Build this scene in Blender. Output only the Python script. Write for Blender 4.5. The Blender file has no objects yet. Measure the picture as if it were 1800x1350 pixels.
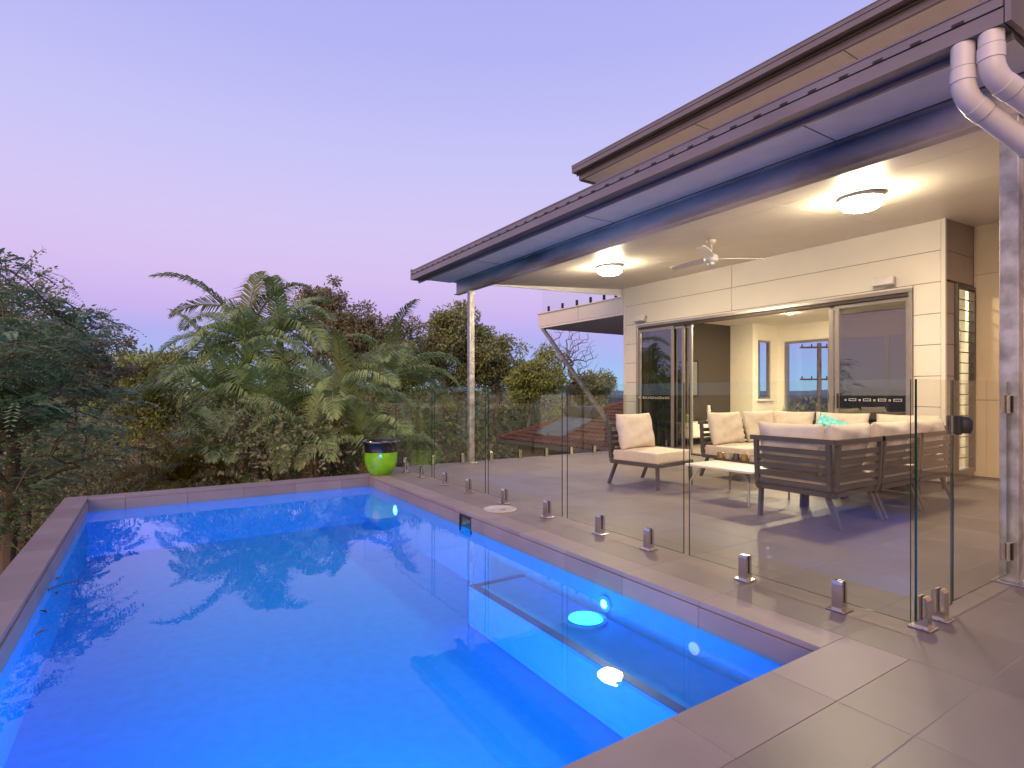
import bpy, bmesh, math, random
import numpy as np
from mathutils import Vector, Matrix
R_ = math.radians
scene = bpy.context.scene
COL = scene.collection

# ------------------------------------------------------------------ camera
F_PX, HOR, H_CAM, YAW = 979.0, 690.0, 1.15, R_(32.8)
SN, CS = math.sin(YAW), math.cos(YAW)
cd = bpy.data.cameras.new('camera'); cam = bpy.data.objects.new('camera', cd); COL.objects.link(cam)
cam.location = (0, 0, H_CAM); cam.rotation_euler = (R_(90), 0, -YAW)
cd.sensor_width = 36; cd.lens = 36*F_PX/1800; cd.shift_y = 15/1800
cd.clip_start = 0.05; cd.clip_end = 9000
scene.camera = cam

# ------------------------------------------------------------------ world, sun, exposure
SUN_EL, SUN_AZ = 25.0, 235.0      # afterglow low behind the viewer's left shoulder (azimuth clockwise from +Y)
w = bpy.data.worlds.new('World'); scene.world = w; w.use_nodes = True
nt = w.node_tree; nt.nodes.clear(); N = nt.nodes.new; L = nt.links.new
wo = N('ShaderNodeOutputWorld'); bg = N('ShaderNodeBackground')
tc = N('ShaderNodeTexCoord'); sp = N('ShaderNodeSeparateXYZ'); ra = N('ShaderNodeValToRGB')
def s2l(c): return tuple((v/255/12.92 if v/255 <= .04045 else ((v/255+.055)/1.055)**2.4) for v in c)
stops = [(0.0,(158,203,238)),(.022,(158,197,240)),(.055,(162,184,240)),(.095,(178,174,238)),(.135,(203,179,237)),
         (.19,(215,191,239)),(.27,(213,199,243)),(.38,(200,196,246)),(.52,(180,180,243)),(.75,(158,163,236)),(1.0,(146,154,230))]
cr = ra.color_ramp
while len(cr.elements) < len(stops): cr.elements.new(.5)
for e, (p, c) in zip(cr.elements, stops): e.position = p; e.color = (*s2l(c), 1)
sky = N('ShaderNodeTexSky'); sky.sky_type = 'NISHITA'; sky.sun_disc = False
sky.sun_elevation = R_(SUN_EL); sky.sun_rotation = R_(SUN_AZ); sky.altitude = 50
mx = N('ShaderNodeMix'); mx.data_type = 'RGBA'; mx.blend_type = 'ADD'; mx.inputs[0].default_value = 1
sc_ = N('ShaderNodeMix'); sc_.data_type = 'RGBA'; sc_.blend_type = 'MULTIPLY'; sc_.inputs[0].default_value = 1
sc_.inputs[7].default_value = (.004, .004, .004, 1)
L(tc.outputs['Generated'], sp.inputs[0]); L(sp.outputs['Z'], ra.inputs[0])
# dusk afterglow: the low sky on the sun's side turns peach
vd = N('ShaderNodeVectorMath'); vd.operation = 'DOT_PRODUCT'; vd.inputs[1].default_value = (math.sin(R_(SUN_AZ)), math.cos(R_(SUN_AZ)), 0)
g1 = N('ShaderNodeMapRange'); g1.interpolation_type = 'SMOOTHSTEP'; g1.inputs[1].default_value = -.1; g1.inputs[2].default_value = .9
g2 = N('ShaderNodeMapRange'); g2.interpolation_type = 'SMOOTHSTEP'; g2.inputs[1].default_value = .6; g2.inputs[2].default_value = .05
g3 = N('ShaderNodeMath'); g3.operation = 'MULTIPLY'; gm = N('ShaderNodeMix'); gm.data_type = 'RGBA'; gm.inputs[7].default_value = (*s2l((236, 186, 160)), 1)
L(tc.outputs['Generated'], vd.inputs[0]); L(vd.outputs['Value'], g1.inputs[0]); L(sp.outputs['Z'], g2.inputs[0]); L(g1.outputs[0], g3.inputs[0]); L(g2.outputs[0], g3.inputs[1])
L(g3.outputs[0], gm.inputs[0]); L(ra.outputs[0], gm.inputs[6])
L(sky.outputs[0], sc_.inputs[6]); L(gm.outputs[2], mx.inputs[6]); L(sc_.outputs[2], mx.inputs[7])
L(mx.outputs[2], bg.inputs[0]); bg.inputs[1].default_value = 1.0; L(bg.outputs[0], wo.inputs[0])
sl = bpy.data.lights.new('sun', 'SUN'); sl.energy = 2.6; sl.angle = R_(55); sl.color = (1, .66, .40)
so = bpy.data.objects.new('sun', sl); COL.objects.link(so)
saz = R_(SUN_AZ); sel = R_(SUN_EL)
sd = Vector((math.sin(saz)*math.cos(sel), math.cos(saz)*math.cos(sel), math.sin(sel)))
so.rotation_euler = sd.to_track_quat('Z', 'Y').to_euler(); so.location = (0, 0, 30)
scene.view_settings.view_transform = 'Standard'; scene.view_settings.look = 'None'
scene.view_settings.exposure = 0; scene.view_settings.gamma = 1; scene.view_settings.use_curve_mapping = False
scene.render.engine = 'CYCLES'
cy = scene.cycles
cy.use_denoising = True; cy.denoiser = 'OPENIMAGEDENOISE'
cy.max_bounces = 10; cy.diffuse_bounces = 4; cy.glossy_bounces = 5; cy.transparent_max_bounces = 32
cy.transmission_bounces = 6; cy.sample_clamp_indirect = 4; cy.caustics_reflective = False; cy.caustics_refractive = False

# ------------------------------------------------------------------ helpers
def ray(u, v): return np.array([SN+(u-900)/F_PX*CS, CS-(u-900)/F_PX*SN, (HOR-v)/F_PX])
def at_d(u, v, d): return Vector(ray(u, v)*d) + Vector((0, 0, H_CAM))
def wloc(p):
    v = Vector((0, 0, 0))
    while p is not None: v = v + p.location; p = p.parent
    return v
def link(name, me, parent=None, mat=None):
    o = bpy.data.objects.new(name, me); COL.objects.link(o)
    if mat is not None and me is not None:
        for m in (mat if isinstance(mat, (list, tuple)) else [mat]): me.materials.append(m)
    if parent is not None: o.parent = parent
    return o
def tag(o, label=None, cat=None, group=None, kind=None):
    if label: o['label'] = label
    if cat: o['category'] = cat
    if group: o['group'] = group
    if kind: o['kind'] = kind
    return o
def thing(name, loc, label, cat, group=None, rz=0):
    o = bpy.data.objects.new(name, None); COL.objects.link(o); o.location = loc; o.rotation_euler = (0, 0, rz)
    o.empty_display_size = .2
    return tag(o, label, cat, group)
def copy_tree(o, parent=None):
    c = o.copy(); COL.objects.link(c); c.parent = parent
    for ch in list(o.children): copy_tree(ch, c)
    return c
class MB:
    """collects vertices in world coordinates; build() links one mesh object"""
    def __init__(s): s.v = []; s.f = []; s.m = []
    def add(s, vs, fs, mi=0):
        n = len(s.v); s.v += [tuple(p) for p in vs]; s.f += [tuple(i+n for i in f) for f in fs]; s.m += [mi]*len(fs)
        return s
    def box(s, x0, x1, y0, y1, z0, z1, mi=0):
        x0, x1 = min(x0, x1), max(x0, x1); y0, y1 = min(y0, y1), max(y0, y1); z0, z1 = min(z0, z1), max(z0, z1)
        vs = [(x0,y0,z0),(x1,y0,z0),(x1,y1,z0),(x0,y1,z0),(x0,y0,z1),(x1,y0,z1),(x1,y1,z1),(x0,y1,z1)]
        return s.add(vs, [(3,2,1,0),(4,5,6,7),(0,1,5,4),(1,2,6,5),(2,3,7,6),(3,0,4,7)], mi)
    def hexa(s, bot, top, mi=0):     # two quads of four points, same winding
        return s.add(list(bot)+list(top), [(3,2,1,0),(4,5,6,7),(0,1,5,4),(1,2,6,5),(2,3,7,6),(3,0,4,7)], mi)
    def bar(s, a, b, w, h, up=(0,0,1), mi=0):
        a, b = Vector(a), Vector(b); d = (b-a).normalized(); up = Vector(up)
        x = d.cross(up)
        if x.length < 1e-4: x = d.cross(Vector((1,0,0)))
        x.normalize(); y = x.cross(d).normalized()
        q = [x*(-w/2)-y*(h/2), x*(w/2)-y*(h/2), x*(w/2)+y*(h/2), x*(-w/2)+y*(h/2)]
        return s.hexa([a+p for p in q], [b+p for p in q], mi)
    def tube(s, pts, rad, n=10, caps=True, mi=0):
        pts = [Vector(p) for p in pts]; k = len(pts)
        if not hasattr(rad, '__len__'): rad = [rad]*k
        base = len(s.v); px = None
        for i, p in enumerate(pts):
            d = (pts[min(i+1,k-1)]-pts[max(i-1,0)]).normalized()
            if px is None:
                px = d.cross(Vector((0,0,1)))
                if px.length < 1e-3: px = d.cross(Vector((0,1,0)))
            px = (px-d*px.dot(d)).normalized(); py = d.cross(px)
            for j in range(n):
                a = 2*math.pi*j/n; s.v.append(tuple(p+(px*math.cos(a)+py*math.sin(a))*rad[i]))
        for i in range(k-1):
            for j in range(n):
                a, b = base+i*n+j, base+i*n+(j+1)%n
                s.f.append((a, b, b+n, a+n)); s.m.append(mi)
        if caps:
            s.f.append(tuple(base+j for j in reversed(range(n)))); s.m.append(mi)
            s.f.append(tuple(base+(k-1)*n+j for j in range(n))); s.m.append(mi)
        return s
    def lathe(s, c, prof, n=32, mi=0, axis='Z', closed=False):
        c = Vector(c); base = len(s.v); k = len(prof)
        for r, z in prof:
            for j in range(n):
                a = 2*math.pi*j/n; p = (r*math.cos(a), r*math.sin(a), z)
                if axis == 'X': p = (p[2], p[0], p[1])
                if axis == 'Y': p = (p[0], p[2], p[1])
                s.v.append(tuple(c+Vector(p)))
        for i in range(k-1):
            for j in range(n):
                a, b = base+i*n+j, base+i*n+(j+1)%n
                s.f.append((a, b, b+n, a+n)); s.m.append(mi)
        s.f.append(tuple(base+j for j in reversed(range(n)))); s.m.append(mi)
        s.f.append(tuple(base+(k-1)*n+j for j in range(n))); s.m.append(mi)
        return s
    def build(s, name, mat, parent=None, bevel=0, smooth=False, seg=1):
        off = wloc(parent) if parent is not None else Vector((0,0,0))
        me = bpy.data.meshes.new(name)
        me.from_pydata([(x-off.x, y-off.y, z-off.z) for x, y, z in s.v], [], s.f)
        me.polygons.foreach_set('material_index', s.m)
        if bevel:
            bm = bmesh.new(); bm.from_mesh(me)
            ed = [e for e in bm.edges if len(e.link_faces) == 2 and e.calc_face_angle(0) > .6]
            bmesh.ops.bevel(bm, geom=ed, offset=bevel, segments=seg, affect='EDGES', profile=.6)
            bm.to_mesh(me); bm.free()
        if smooth:
            me.polygons.foreach_set('use_smooth', [True]*len(me.polygons))
            me.set_sharp_from_angle(angle=R_(38))
        me.update()
        return link(name, me, parent, mat)
def box(name, x0, x1, y0, y1, z0, z1, mat, parent=None, bevel=0):
    return MB().box(x0, x1, y0, y1, z0, z1).build(name, mat, parent, bevel)

# ------------------------------------------------------------------ materials
def principled(name):
    m = bpy.data.materials.new(name); m.use_nodes = True
    return m, m.node_tree, m.node_tree.nodes['Principled BSDF']
def mat(name, col, rough=.5, metal=0, var=.12, vscale=6, bump=0, bscale=60, spec=.5, col2=None, rvar=0, stretch=None, coat=0):
    m, t, b = principled(name); n = t.nodes.new; l = t.links.new
    b.inputs['Roughness'].default_value = rough; b.inputs['Metallic'].default_value = metal
    b.inputs['Specular IOR Level'].default_value = spec; b.inputs['Coat Weight'].default_value = coat
    tcn = n('ShaderNodeTexCoord'); geo = n('ShaderNodeNewGeometry')
    mp = n('ShaderNodeMapping'); l(geo.outputs['Position'], mp.inputs[0])
    if stretch: mp.inputs['Scale'].default_value = stretch
    no = n('ShaderNodeTexNoise'); no.inputs['Scale'].default_value = vscale; no.inputs['Detail'].default_value = 6
    l(mp.outputs[0], no.inputs['Vector'])
    r = n('ShaderNodeValToRGB'); c2 = col2 if col2 else tuple(c*(1-var*1.6) for c in col)
    r.color_ramp.elements[0].position = .32; r.color_ramp.elements[1].position = .68
    r.color_ramp.elements[0].color = (*c2, 1); r.color_ramp.elements[1].color = (*[min(1, c*(1+var*.5)) for c in col], 1)
    l(no.outputs['Fac'], r.inputs[0]); l(r.outputs[0], b.inputs['Base Color'])
    if rvar:
        mr = n('ShaderNodeMapRange'); mr.inputs[3].default_value = max(.02, rough-rvar); mr.inputs[4].default_value = rough+rvar
        l(no.outputs['Fac'], mr.inputs[0]); l(mr.outputs[0], b.inputs['Roughness'])
    if bump:
        nb = n('ShaderNodeTexNoise'); nb.inputs['Scale'].default_value = bscale; nb.inputs['Detail'].default_value = 4
        l(mp.outputs[0], nb.inputs['Vector'])
        bp = n('ShaderNodeBump'); bp.inputs['Strength'].default_value = bump; bp.inputs['Distance'].default_value = .01
        l(nb.outputs['Fac'], bp.inputs['Height']); l(bp.outputs[0], b.inputs['Normal'])
    return m
def emit(name, col, strength):
    m = bpy.data.materials.new(name); m.use_nodes = True; t = m.node_tree; t.nodes.clear()
    e = t.nodes.new('ShaderNodeEmission'); o = t.nodes.new('ShaderNodeOutputMaterial')
    e.inputs[0].default_value = (*col, 1); e.inputs[1].default_value = strength; t.links.new(e.outputs[0], o.inputs[0]); return m
def sheet_glass(name, tint, ior=1.5, boost=1.0, wav=0):
    m = bpy.data.materials.new(name); m.use_nodes = True; t = m.node_tree; t.nodes.clear(); n = t.nodes.new; l = t.links.new
    o = n('ShaderNodeOutputMaterial'); mi = n('ShaderNodeMixShader'); tr = n('ShaderNodeBsdfTransparent'); gl = n('ShaderNodeBsdfGlossy')
    # Schlick reflectance on the front face of each sheet, none on its back face
    g0 = n('ShaderNodeNewGeometry'); dt = n('ShaderNodeVectorMath'); dt.operation = 'DOT_PRODUCT'
    l(g0.outputs['Incoming'], dt.inputs[0]); l(g0.outputs['Normal'], dt.inputs[1])
    ab = n('ShaderNodeMath'); ab.operation = 'ABSOLUTE'; l(dt.outputs['Value'], ab.inputs[0])
    iv = n('ShaderNodeMath'); iv.operation = 'SUBTRACT'; iv.inputs[0].default_value = 1; iv.use_clamp = True; l(ab.outputs[0], iv.inputs[1])
    pw = n('ShaderNodeMath'); pw.operation = 'POWER'; pw.inputs[1].default_value = 5; l(iv.outputs[0], pw.inputs[0])
    r0 = ((ior-1)/(ior+1))**2*boost
    ma = n('ShaderNodeMath'); ma.operation = 'MULTIPLY_ADD'; ma.inputs[1].default_value = 1-r0; ma.inputs[2].default_value = r0; l(pw.outputs[0], ma.inputs[0])
    bf = n('ShaderNodeMath'); bf.operation = 'SUBTRACT'; bf.inputs[0].default_value = 1; l(g0.outputs['Backfacing'], bf.inputs[1])
    mm = n('ShaderNodeMath'); mm.operation = 'MULTIPLY'; mm.use_clamp = True; l(bf.outputs[0], mm.inputs[1])
    tr.inputs[0].default_value = (*tint, 1); gl.inputs['Roughness'].default_value = 0.0; gl.inputs[0].default_value = (1, 1, 1, 1)
    l(ma.outputs[0], mm.inputs[0]); l(mm.outputs[0], mi.inputs[0]); l(tr.outputs[0], mi.inputs[1]); l(gl.outputs[0], mi.inputs[2]); l(mi.outputs[0], o.inputs[0])
    if wav:
        geo = n('ShaderNodeNewGeometry'); mp = n('ShaderNodeMapping'); l(geo.outputs['Position'], mp.inputs[0])
        n1 = n('ShaderNodeTexNoise'); n1.inputs['Scale'].default_value = 5.5; n1.inputs['Detail'].default_value = 3
        n2 = n('ShaderNodeTexNoise'); n2.inputs['Scale'].default_value = 1.1; n2.inputs['Detail'].default_value = 2
        l(mp.outputs[0], n1.inputs['Vector']); l(mp.outputs[0], n2.inputs['Vector'])
        ad = n('ShaderNodeMath'); ad.operation = 'MULTIPLY'; l(n1.outputs['Fac'], ad.inputs[0]); l(n2.outputs['Fac'], ad.inputs[1])
        bp = n('ShaderNodeBump'); bp.inputs['Strength'].default_value = wav; bp.inputs['Distance'].default_value = .02
        l(ad.outputs[0], bp.inputs['Height']); l(bp.outputs[0], gl.inputs['Normal']); l(bp.outputs[0], dt.inputs[1])
    return m
def leafmat(name, c1, c2, c3, rough=.5, trans=.25, nscale=1.3):
    m, t, b = principled(name); n = t.nodes.new; l = t.links.new
    geo = n('ShaderNodeNewGeometry'); no = n('ShaderNodeTexNoise'); no.inputs['Scale'].default_value = nscale; no.inputs['Detail'].default_value = 3
    l(geo.outputs['Position'], no.inputs['Vector'])
    ad = n('ShaderNodeMath'); ad.operation = 'MULTIPLY_ADD'; ad.inputs[1].default_value = .55; l(geo.outputs['Random Per Island'], ad.inputs[0])
    sb = n('ShaderNodeMath'); sb.operation = 'MULTIPLY'; sb.inputs[1].default_value = .5; l(no.outputs['Fac'], sb.inputs[0]); l(sb.outputs[0], ad.inputs[2])
    r = n('ShaderNodeValToRGB'); e = r.color_ramp.elements; e[0].position = .12; e[1].position = .85; e.new(.5)
    e[0].color = (*c1, 1); e[1].color = (*c2, 1); e[2].color = (*c3, 1)
    l(ad.outputs[0], r.inputs[0]); l(r.outputs[0], b.inputs['Base Color']); b.inputs['Roughness'].default_value = rough
    b.inputs['Specular IOR Level'].default_value = .35
    tl = n('ShaderNodeBsdfTranslucent'); l(r.outputs[0], tl.inputs[0]); ms = n('ShaderNodeMixShader'); ms.inputs[0].default_value = trans
    l(b.outputs[0], ms.inputs[1]); l(tl.outputs[0], ms.inputs[2]); l(ms.outputs[0], t.nodes['Material Output'].inputs[0])
    return m

M = {}
M['tile'] = mat('porcelain_tile', (.192,.155,.142), .42, var=.09, vscale=2.5, bump=.02, bscale=260, rvar=.02)
M['coping'] = mat('coping_tile', (.265,.208,.20), .45, var=.08, vscale=3, bump=.04, bscale=200, rvar=.06)
for k_ in ('tile', 'coping'):      # every tile from a slightly different batch
    t_ = M[k_].node_tree; b_ = t_.nodes['Principled BSDF']; lk = b_.inputs['Base Color'].links[0]; src = lk.from_socket
    oi = t_.nodes.new('ShaderNodeObjectInfo'); mr_ = t_.nodes.new('ShaderNodeMapRange'); mr_.inputs[3].default_value = .90; mr_.inputs[4].default_value = 1.08
    hs = t_.nodes.new('ShaderNodeHueSaturation'); t_.links.new(oi.outputs['Random'], mr_.inputs[0]); t_.links.new(mr_.outputs[0], hs.inputs['Value'])
    t_.links.new(src, hs.inputs['Color']); t_.links.new(hs.outputs[0], b_.inputs['Base Color'])
M['grout'] = mat('grout', (.27,.235,.22), .9, var=.1)
M['render'] = mat('grey_render', (.24,.21,.2), .8, var=.15, bump=.1)
M['plaster'] = mat('pool_plaster', (.006,.29,.76), .7, var=.06, vscale=14, bump=.10, bscale=70)
M['pooltrim'] = mat('navy_trim_tile', (.01,.05,.28), .35, var=.1)
M['water'] = sheet_glass('pool_water', (.70,.93,1.0), 1.33, .95, wav=.05)
M['glass'] = sheet_glass('fence_glass', (.955,.975,.955), 1.5, 1.6)
M['glassedge'] = mat('glass_edge', (.006,.035,.024), .12, var=.05, spec=.8)
M['doorglass'] = sheet_glass('door_glass', (.52,.52,.50), 1.5, 5.5)
M['winglass'] = sheet_glass('window_glass', (.9,.93,.95), 1.5, 1.0)
M['steel'] = mat('stainless_steel', (.72,.68,.64), .18, 1, var=.1, rvar=.06)
M['rubber'] = mat('black_rubber', (.012,.012,.012), .6, var=.1)
M['galv'] = mat('galvanised_steel', (.52,.53,.54), .42, .75, var=.28, vscale=9, bump=.08, bscale=40, rvar=.12)
M['beam'] = mat('galvanised_beam', (.66,.58,.52), .5, .1, var=.45, vscale=2.2, bump=.05, rvar=.12, stretch=(1,.35,1.6))
M['gutter'] = mat('grey_gutter', (.23,.20,.215), .38, .35, var=.08, vscale=2)
M['dark'] = mat('dark_slot', (.02,.018,.018), .7, var=.1)
M['roofmetal'] = mat('metal_roofing', (.72,.70,.68), .45, 0, var=.1)
M['soffit'] = mat('soffit_board', (.84,.81,.78), .6, var=.04)
M['ceil'] = mat('ceiling_board', (.72,.67,.59), .42, var=.03, vscale=1.5)
M['clad'] = mat('cladding_paint', (.74,.69,.63), .5, var=.025, vscale=2, bump=.02, bscale=150)
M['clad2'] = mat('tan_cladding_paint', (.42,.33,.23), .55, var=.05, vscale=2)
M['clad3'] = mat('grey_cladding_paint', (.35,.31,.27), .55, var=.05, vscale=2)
M['joint'] = mat('panel_joint', (.16,.13,.11), .8, var=.1)
M['alu'] = mat('door_aluminium', (.40,.37,.36), .35, .7, var=.06)
M['alud'] = mat('dark_aluminium', (.085,.07,.065), .4, .4, var=.1)
M['char'] = mat('charcoal_aluminium', (.105,.094,.088), .42, .25, var=.08, bump=.03, bscale=300)
M['fabric'] = mat('beige_fabric', (.66,.58,.50), .9, var=.05, vscale=14, bump=.25, bscale=420, spec=.2)
M['teal'] = mat('teal_print', (.03,.42,.46), .85, var=.2, vscale=26, bump=.2, bscale=300, col2=(.35,.68,.68))
M['white'] = mat('white_paint', (.78,.76,.72), .4, var=.03)
M['pvc'] = mat('white_pvc', (.66,.63,.65), .35, var=.05, vscale=5)
M['pvcseam'] = mat('pipe_seam', (.3,.28,.3), .6, var=.1)
M['intw'] = mat('interior_wall', (.80,.76,.66), .7, var=.02)
M['intc'] = mat('interior_ceiling', (.82,.80,.74), .8, var=.02)
M['accent'] = mat('accent_wall', (.055,.045,.038), .75, var=.06)
M['intf'] = mat('interior_floor', (.34,.29,.24), .3, var=.05, rvar=.05)
M['lime'] = mat('lime_glaze', (.22,.52,.012), .12, var=.12, vscale=7, spec=.6, col2=(.13,.38,.008), coat=.4)
M['navy'] = mat('black_glaze', (.008,.008,.010), .25, var=.1, spec=.6, coat=.4)
M['soil'] = mat('potting_soil', (.035,.025,.018), .95, var=.3, vscale=40, bump=.5)
M['lid'] = mat('skimmer_lid', (.47,.43,.41), .5, var=.06)
M['lamp'] = emit('lamp_glass', (1, .81, .53), 265)
M['down'] = emit('downlight', (1, .80, .50), 4300)
M['poollamp'] = emit('pool_lamp', (.02, .25, 1), 60)
M['addedflood'] = emit('added_pool_flood', (.001, .35, 1), 760)
M['benchglow'] = emit('bench_glow_cyan', (.03, .72, 1), 5)
M['terracotta'] = mat('terracotta_tile', (.20,.085,.055), .75, var=.3, vscale=4, col2=(.10,.045,.035), bump=.2)
M['brick'] = mat('pale_render', (.42,.38,.32), .8, var=.08)
M['collector'] = mat('collector_glass', (.42,.5,.6), .08, .5, var=.05)
M['tank'] = mat('tank_metal', (.10,.10,.105), .32, .6, var=.12)
M['bark'] = mat('bark', (.15,.115,.095), .85, var=.35, vscale=6, bump=.5, bscale=25, stretch=(1,1,.25))
M['palebark'] = mat('pale_bark', (.25,.21,.185), .8, var=.35, vscale=4, bump=.3, bscale=18, stretch=(1,1,.3))
M['palmtrunk'] = mat('palm_trunk', (.22,.18,.14), .8, var=.3, vscale=8, bump=.4, stretch=(.3,.3,5))
M['shaft'] = mat('crown_shaft', (.12,.17,.06), .4, var=.2)
M['leaf_feather'] = leafmat('feathery_leaf', (0.034,0.078,0.044), (0.247,0.351,0.195), (0.111,0.189,0.101))
M['leaf_gum'] = leafmat('gum_leaf', (0.085,0.117,0.046), (0.377,0.406,0.179), (0.217,0.255,0.104))
M['leaf_brown'] = leafmat('brownish_leaf', (0.085,0.078,0.042), (0.312,0.293,0.163), (0.195,0.182,0.098))
M['leaf_olive'] = leafmat('olive_leaf', (0.075,0.117,0.034), (0.377,0.424,0.133), (0.208,0.255,0.075))
M['leaf_under'] = leafmat('undergrowth_leaf', (0.035,0.047,0.023), (0.293,0.293,0.146), (0.133,0.146,0.074), nscale=.5)
M['frond'] = leafmat('palm_frond', (0.096,0.160,0.070), (0.385,0.498,0.176), (0.209,0.305,0.122), rough=.38, trans=.3)
M['frondl'] = leafmat('fresh_palm_frond', (.075,.115,.03), (.20,.25,.08), (.13,.17,.05), rough=.38, trans=.35)
M['fronddead'] = leafmat('dry_palm_frond', (.10,.065,.04), (.30,.20,.13), (.19,.13,.085), rough=.8, trans=.2)
M['frondyel'] = leafmat('yellow_palm_frond', (.09,.075,.012), (.30,.22,.03), (.17,.15,.02), rough=.45, trans=.3)
M['ground'] = mat('leaf_litter', (.035,.032,.02), .95, var=.5, vscale=.6, bump=.4, bscale=4)

# ------------------------------------------------------------------ the ground
def sstep(a, b, x): x = min(1, max(0, (x-a)/(b-a))); return x*x*(3-2*x)
def gz(x, y):
    r = math.hypot(x-3, y-3)
    z = -2.9-2.6*sstep(7, 26, r)-24*sstep(60, 900, r)
    z += .35*math.sin(x*.31+1)*math.sin(y*.27)*sstep(9, 20, r) + 1.6*math.sin(x*.021)*math.cos(y*.017+.6)*sstep(60, 200, r)
    return z
vs, fs = [], []
rings = [0, 4, 8, 10, 12, 14, 17, 20, 24, 29, 35, 45, 60, 80, 110, 150, 220, 320, 500, 800, 1300, 2200, 4000, 7000]
nA = 72
for r in rings:
    for j in range(nA):
        a = 2*math.pi*j/nA; x, y = 3+r*math.cos(a), 3+r*math.sin(a); vs.append((x, y, gz(x, y)))
for i in range(len(rings)-1):
    for j in range(nA):
        a, b = i*nA+j, i*nA+(j+1) % nA; fs.append((a, a+nA, b+nA, b))
g = MB().add(vs, fs).build('ground', M['ground'], smooth=True); tag(g, kind='structure')
# low hills on the skyline, distance haze put into their blue colour
hm = mat('far_hill', (.10,.15,.17), .9, var=.2, vscale=.004)
vs, fs = [], []
for k in range(61):
    a = R_(-40+k*2.4); rr = 3600
    hgt = 20+34*abs(math.sin(k*.53))*abs(math.cos(k*.19+.5))
    for dr, z in ((0, -32), (260, hgt-22), (700, hgt-12), (1400, -32)):
        vs.append(((rr+dr)*math.sin(a), (rr+dr)*math.cos(a), z))
for k in range(60):
    for j in range(3):
        a = k*4+j; fs.append((a, a+1, a+5, a+4))
tag(MB().add(vs, fs).build('distant_hills', hm, smooth=True), kind='structure')

# ------------------------------------------------------------------ pool
PX0, PX1, PY0, PY1, WZ = -.60, 2.53, 1.355, 7.565, -.130
CW, FLOOR_Z = .21, -.64
pool = thing('swimming_pool', ((PX0+PX1)/2, (PY0+PY1)/2, FLOOR_Z), 'rectangular blue-lit swimming pool with grey tiled coping', 'pool')
pl = M['plaster']
zt = -.115
m = MB()
for (a, b, c, d) in ((PX0-.15, PX0, PY0-.15, PY1+.15), (PX1, PX1+.15, PY0-.15, PY1+.15), (PX0, PX1, PY0-.15, PY0), (PX0, PX1, PY1, PY1+.15)):
    m.box(a, b, c, d, FLOOR_Z-.2, -.152)
m.box(PX0, PX1, PY0, PY1, FLOOR_Z-.2, FLOOR_Z)
m.build('basin', pl, pool)
BX, BY, BZ = 2.03, 3.78, -.335
box('bench', BX, PX1-.002, PY0+.002, BY, FLOOR_Z+.002, BZ, pl, pool, .015)
box('bench_edge_strip', BX+.01, BX+.07, PY0+.004, BY-.01, BZ+.001, BZ+.006, M['pooltrim'], pool)
box('bench_edge_strip', BX+.071, PX1-.004, BY-.055, BY-.01, BZ+.001, BZ+.006, M['pooltrim'], pool)
# coping: each tile its own piece with a front lip
def coping_run(x0, x1, y0, y1, along, joints):
    for a, b in zip(joints[:-1], joints[1:]):
        gp = .0010
        if along == 'Y': box('coping_tile', x0, x1, a+gp, b-gp, -.03, 0, M['coping'], pool, .0015)
        else: box('coping_tile', a+gp, b-gp, y0, y1, -.03, 0, M['coping'], pool, .0015)
def face_run(axis, at, joints, sgn):
    for a, b in zip(joints[:-1], joints[1:]):
        gp = .0015
        if axis == 'Y': box('face_tile', at, at+sgn*.012, a+gp, b-gp, -.150, -.031, M['coping'], pool, .0015)
        else: box('face_tile', a+gp, b-gp, at, at+sgn*.012, -.150, -.031, M['coping'], pool, .0015)
def joints(a, b, start, step):
    r = [a]; x = start
    while x <= a+.02: x += step
    while x < b-.02: r.append(x); x += step
    return r+[b]
jy = joints(PY0-.265, PY1+CW, 2.02, .592)
SK0, SK1 = 4.62, 4.86          # skimmer mouth
coping_run(PX1, PX1+CW, 0, 0, 'Y', joints(PY0, PY1+CW, 2.02, .592))
coping_run(PX0-CW, PX0, 0, 0, 'Y', joints(PY0-.265, PY1+CW, 1.72, .592))
coping_run(0, 0, PY1, PY1+CW, 'X', joints(PX0+.001, PX1-.001, -.26, .6))
coping_run(0, 0, PY0-.265, PY0, 'X', joints(PX0+.001, PX1+CW, -.26, .6))
j1 = joints(PY0+.013, PY1-.013, 2.02, .592)
jA = [y for y in j1 if y < SK0]+[SK0]; jB = [SK1]+[y for y in j1 if y > SK1]
face_run('Y', PX1, jA, -1); face_run('Y', PX1, jB, -1)
face_run('Y', PX0, j1, 1); face_run('X', PY1, joints(PX0, PX1, -.26, .6), -1); face_run('X', PY0, joints(PX0, PX1, -.26, .6), 1)
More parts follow.
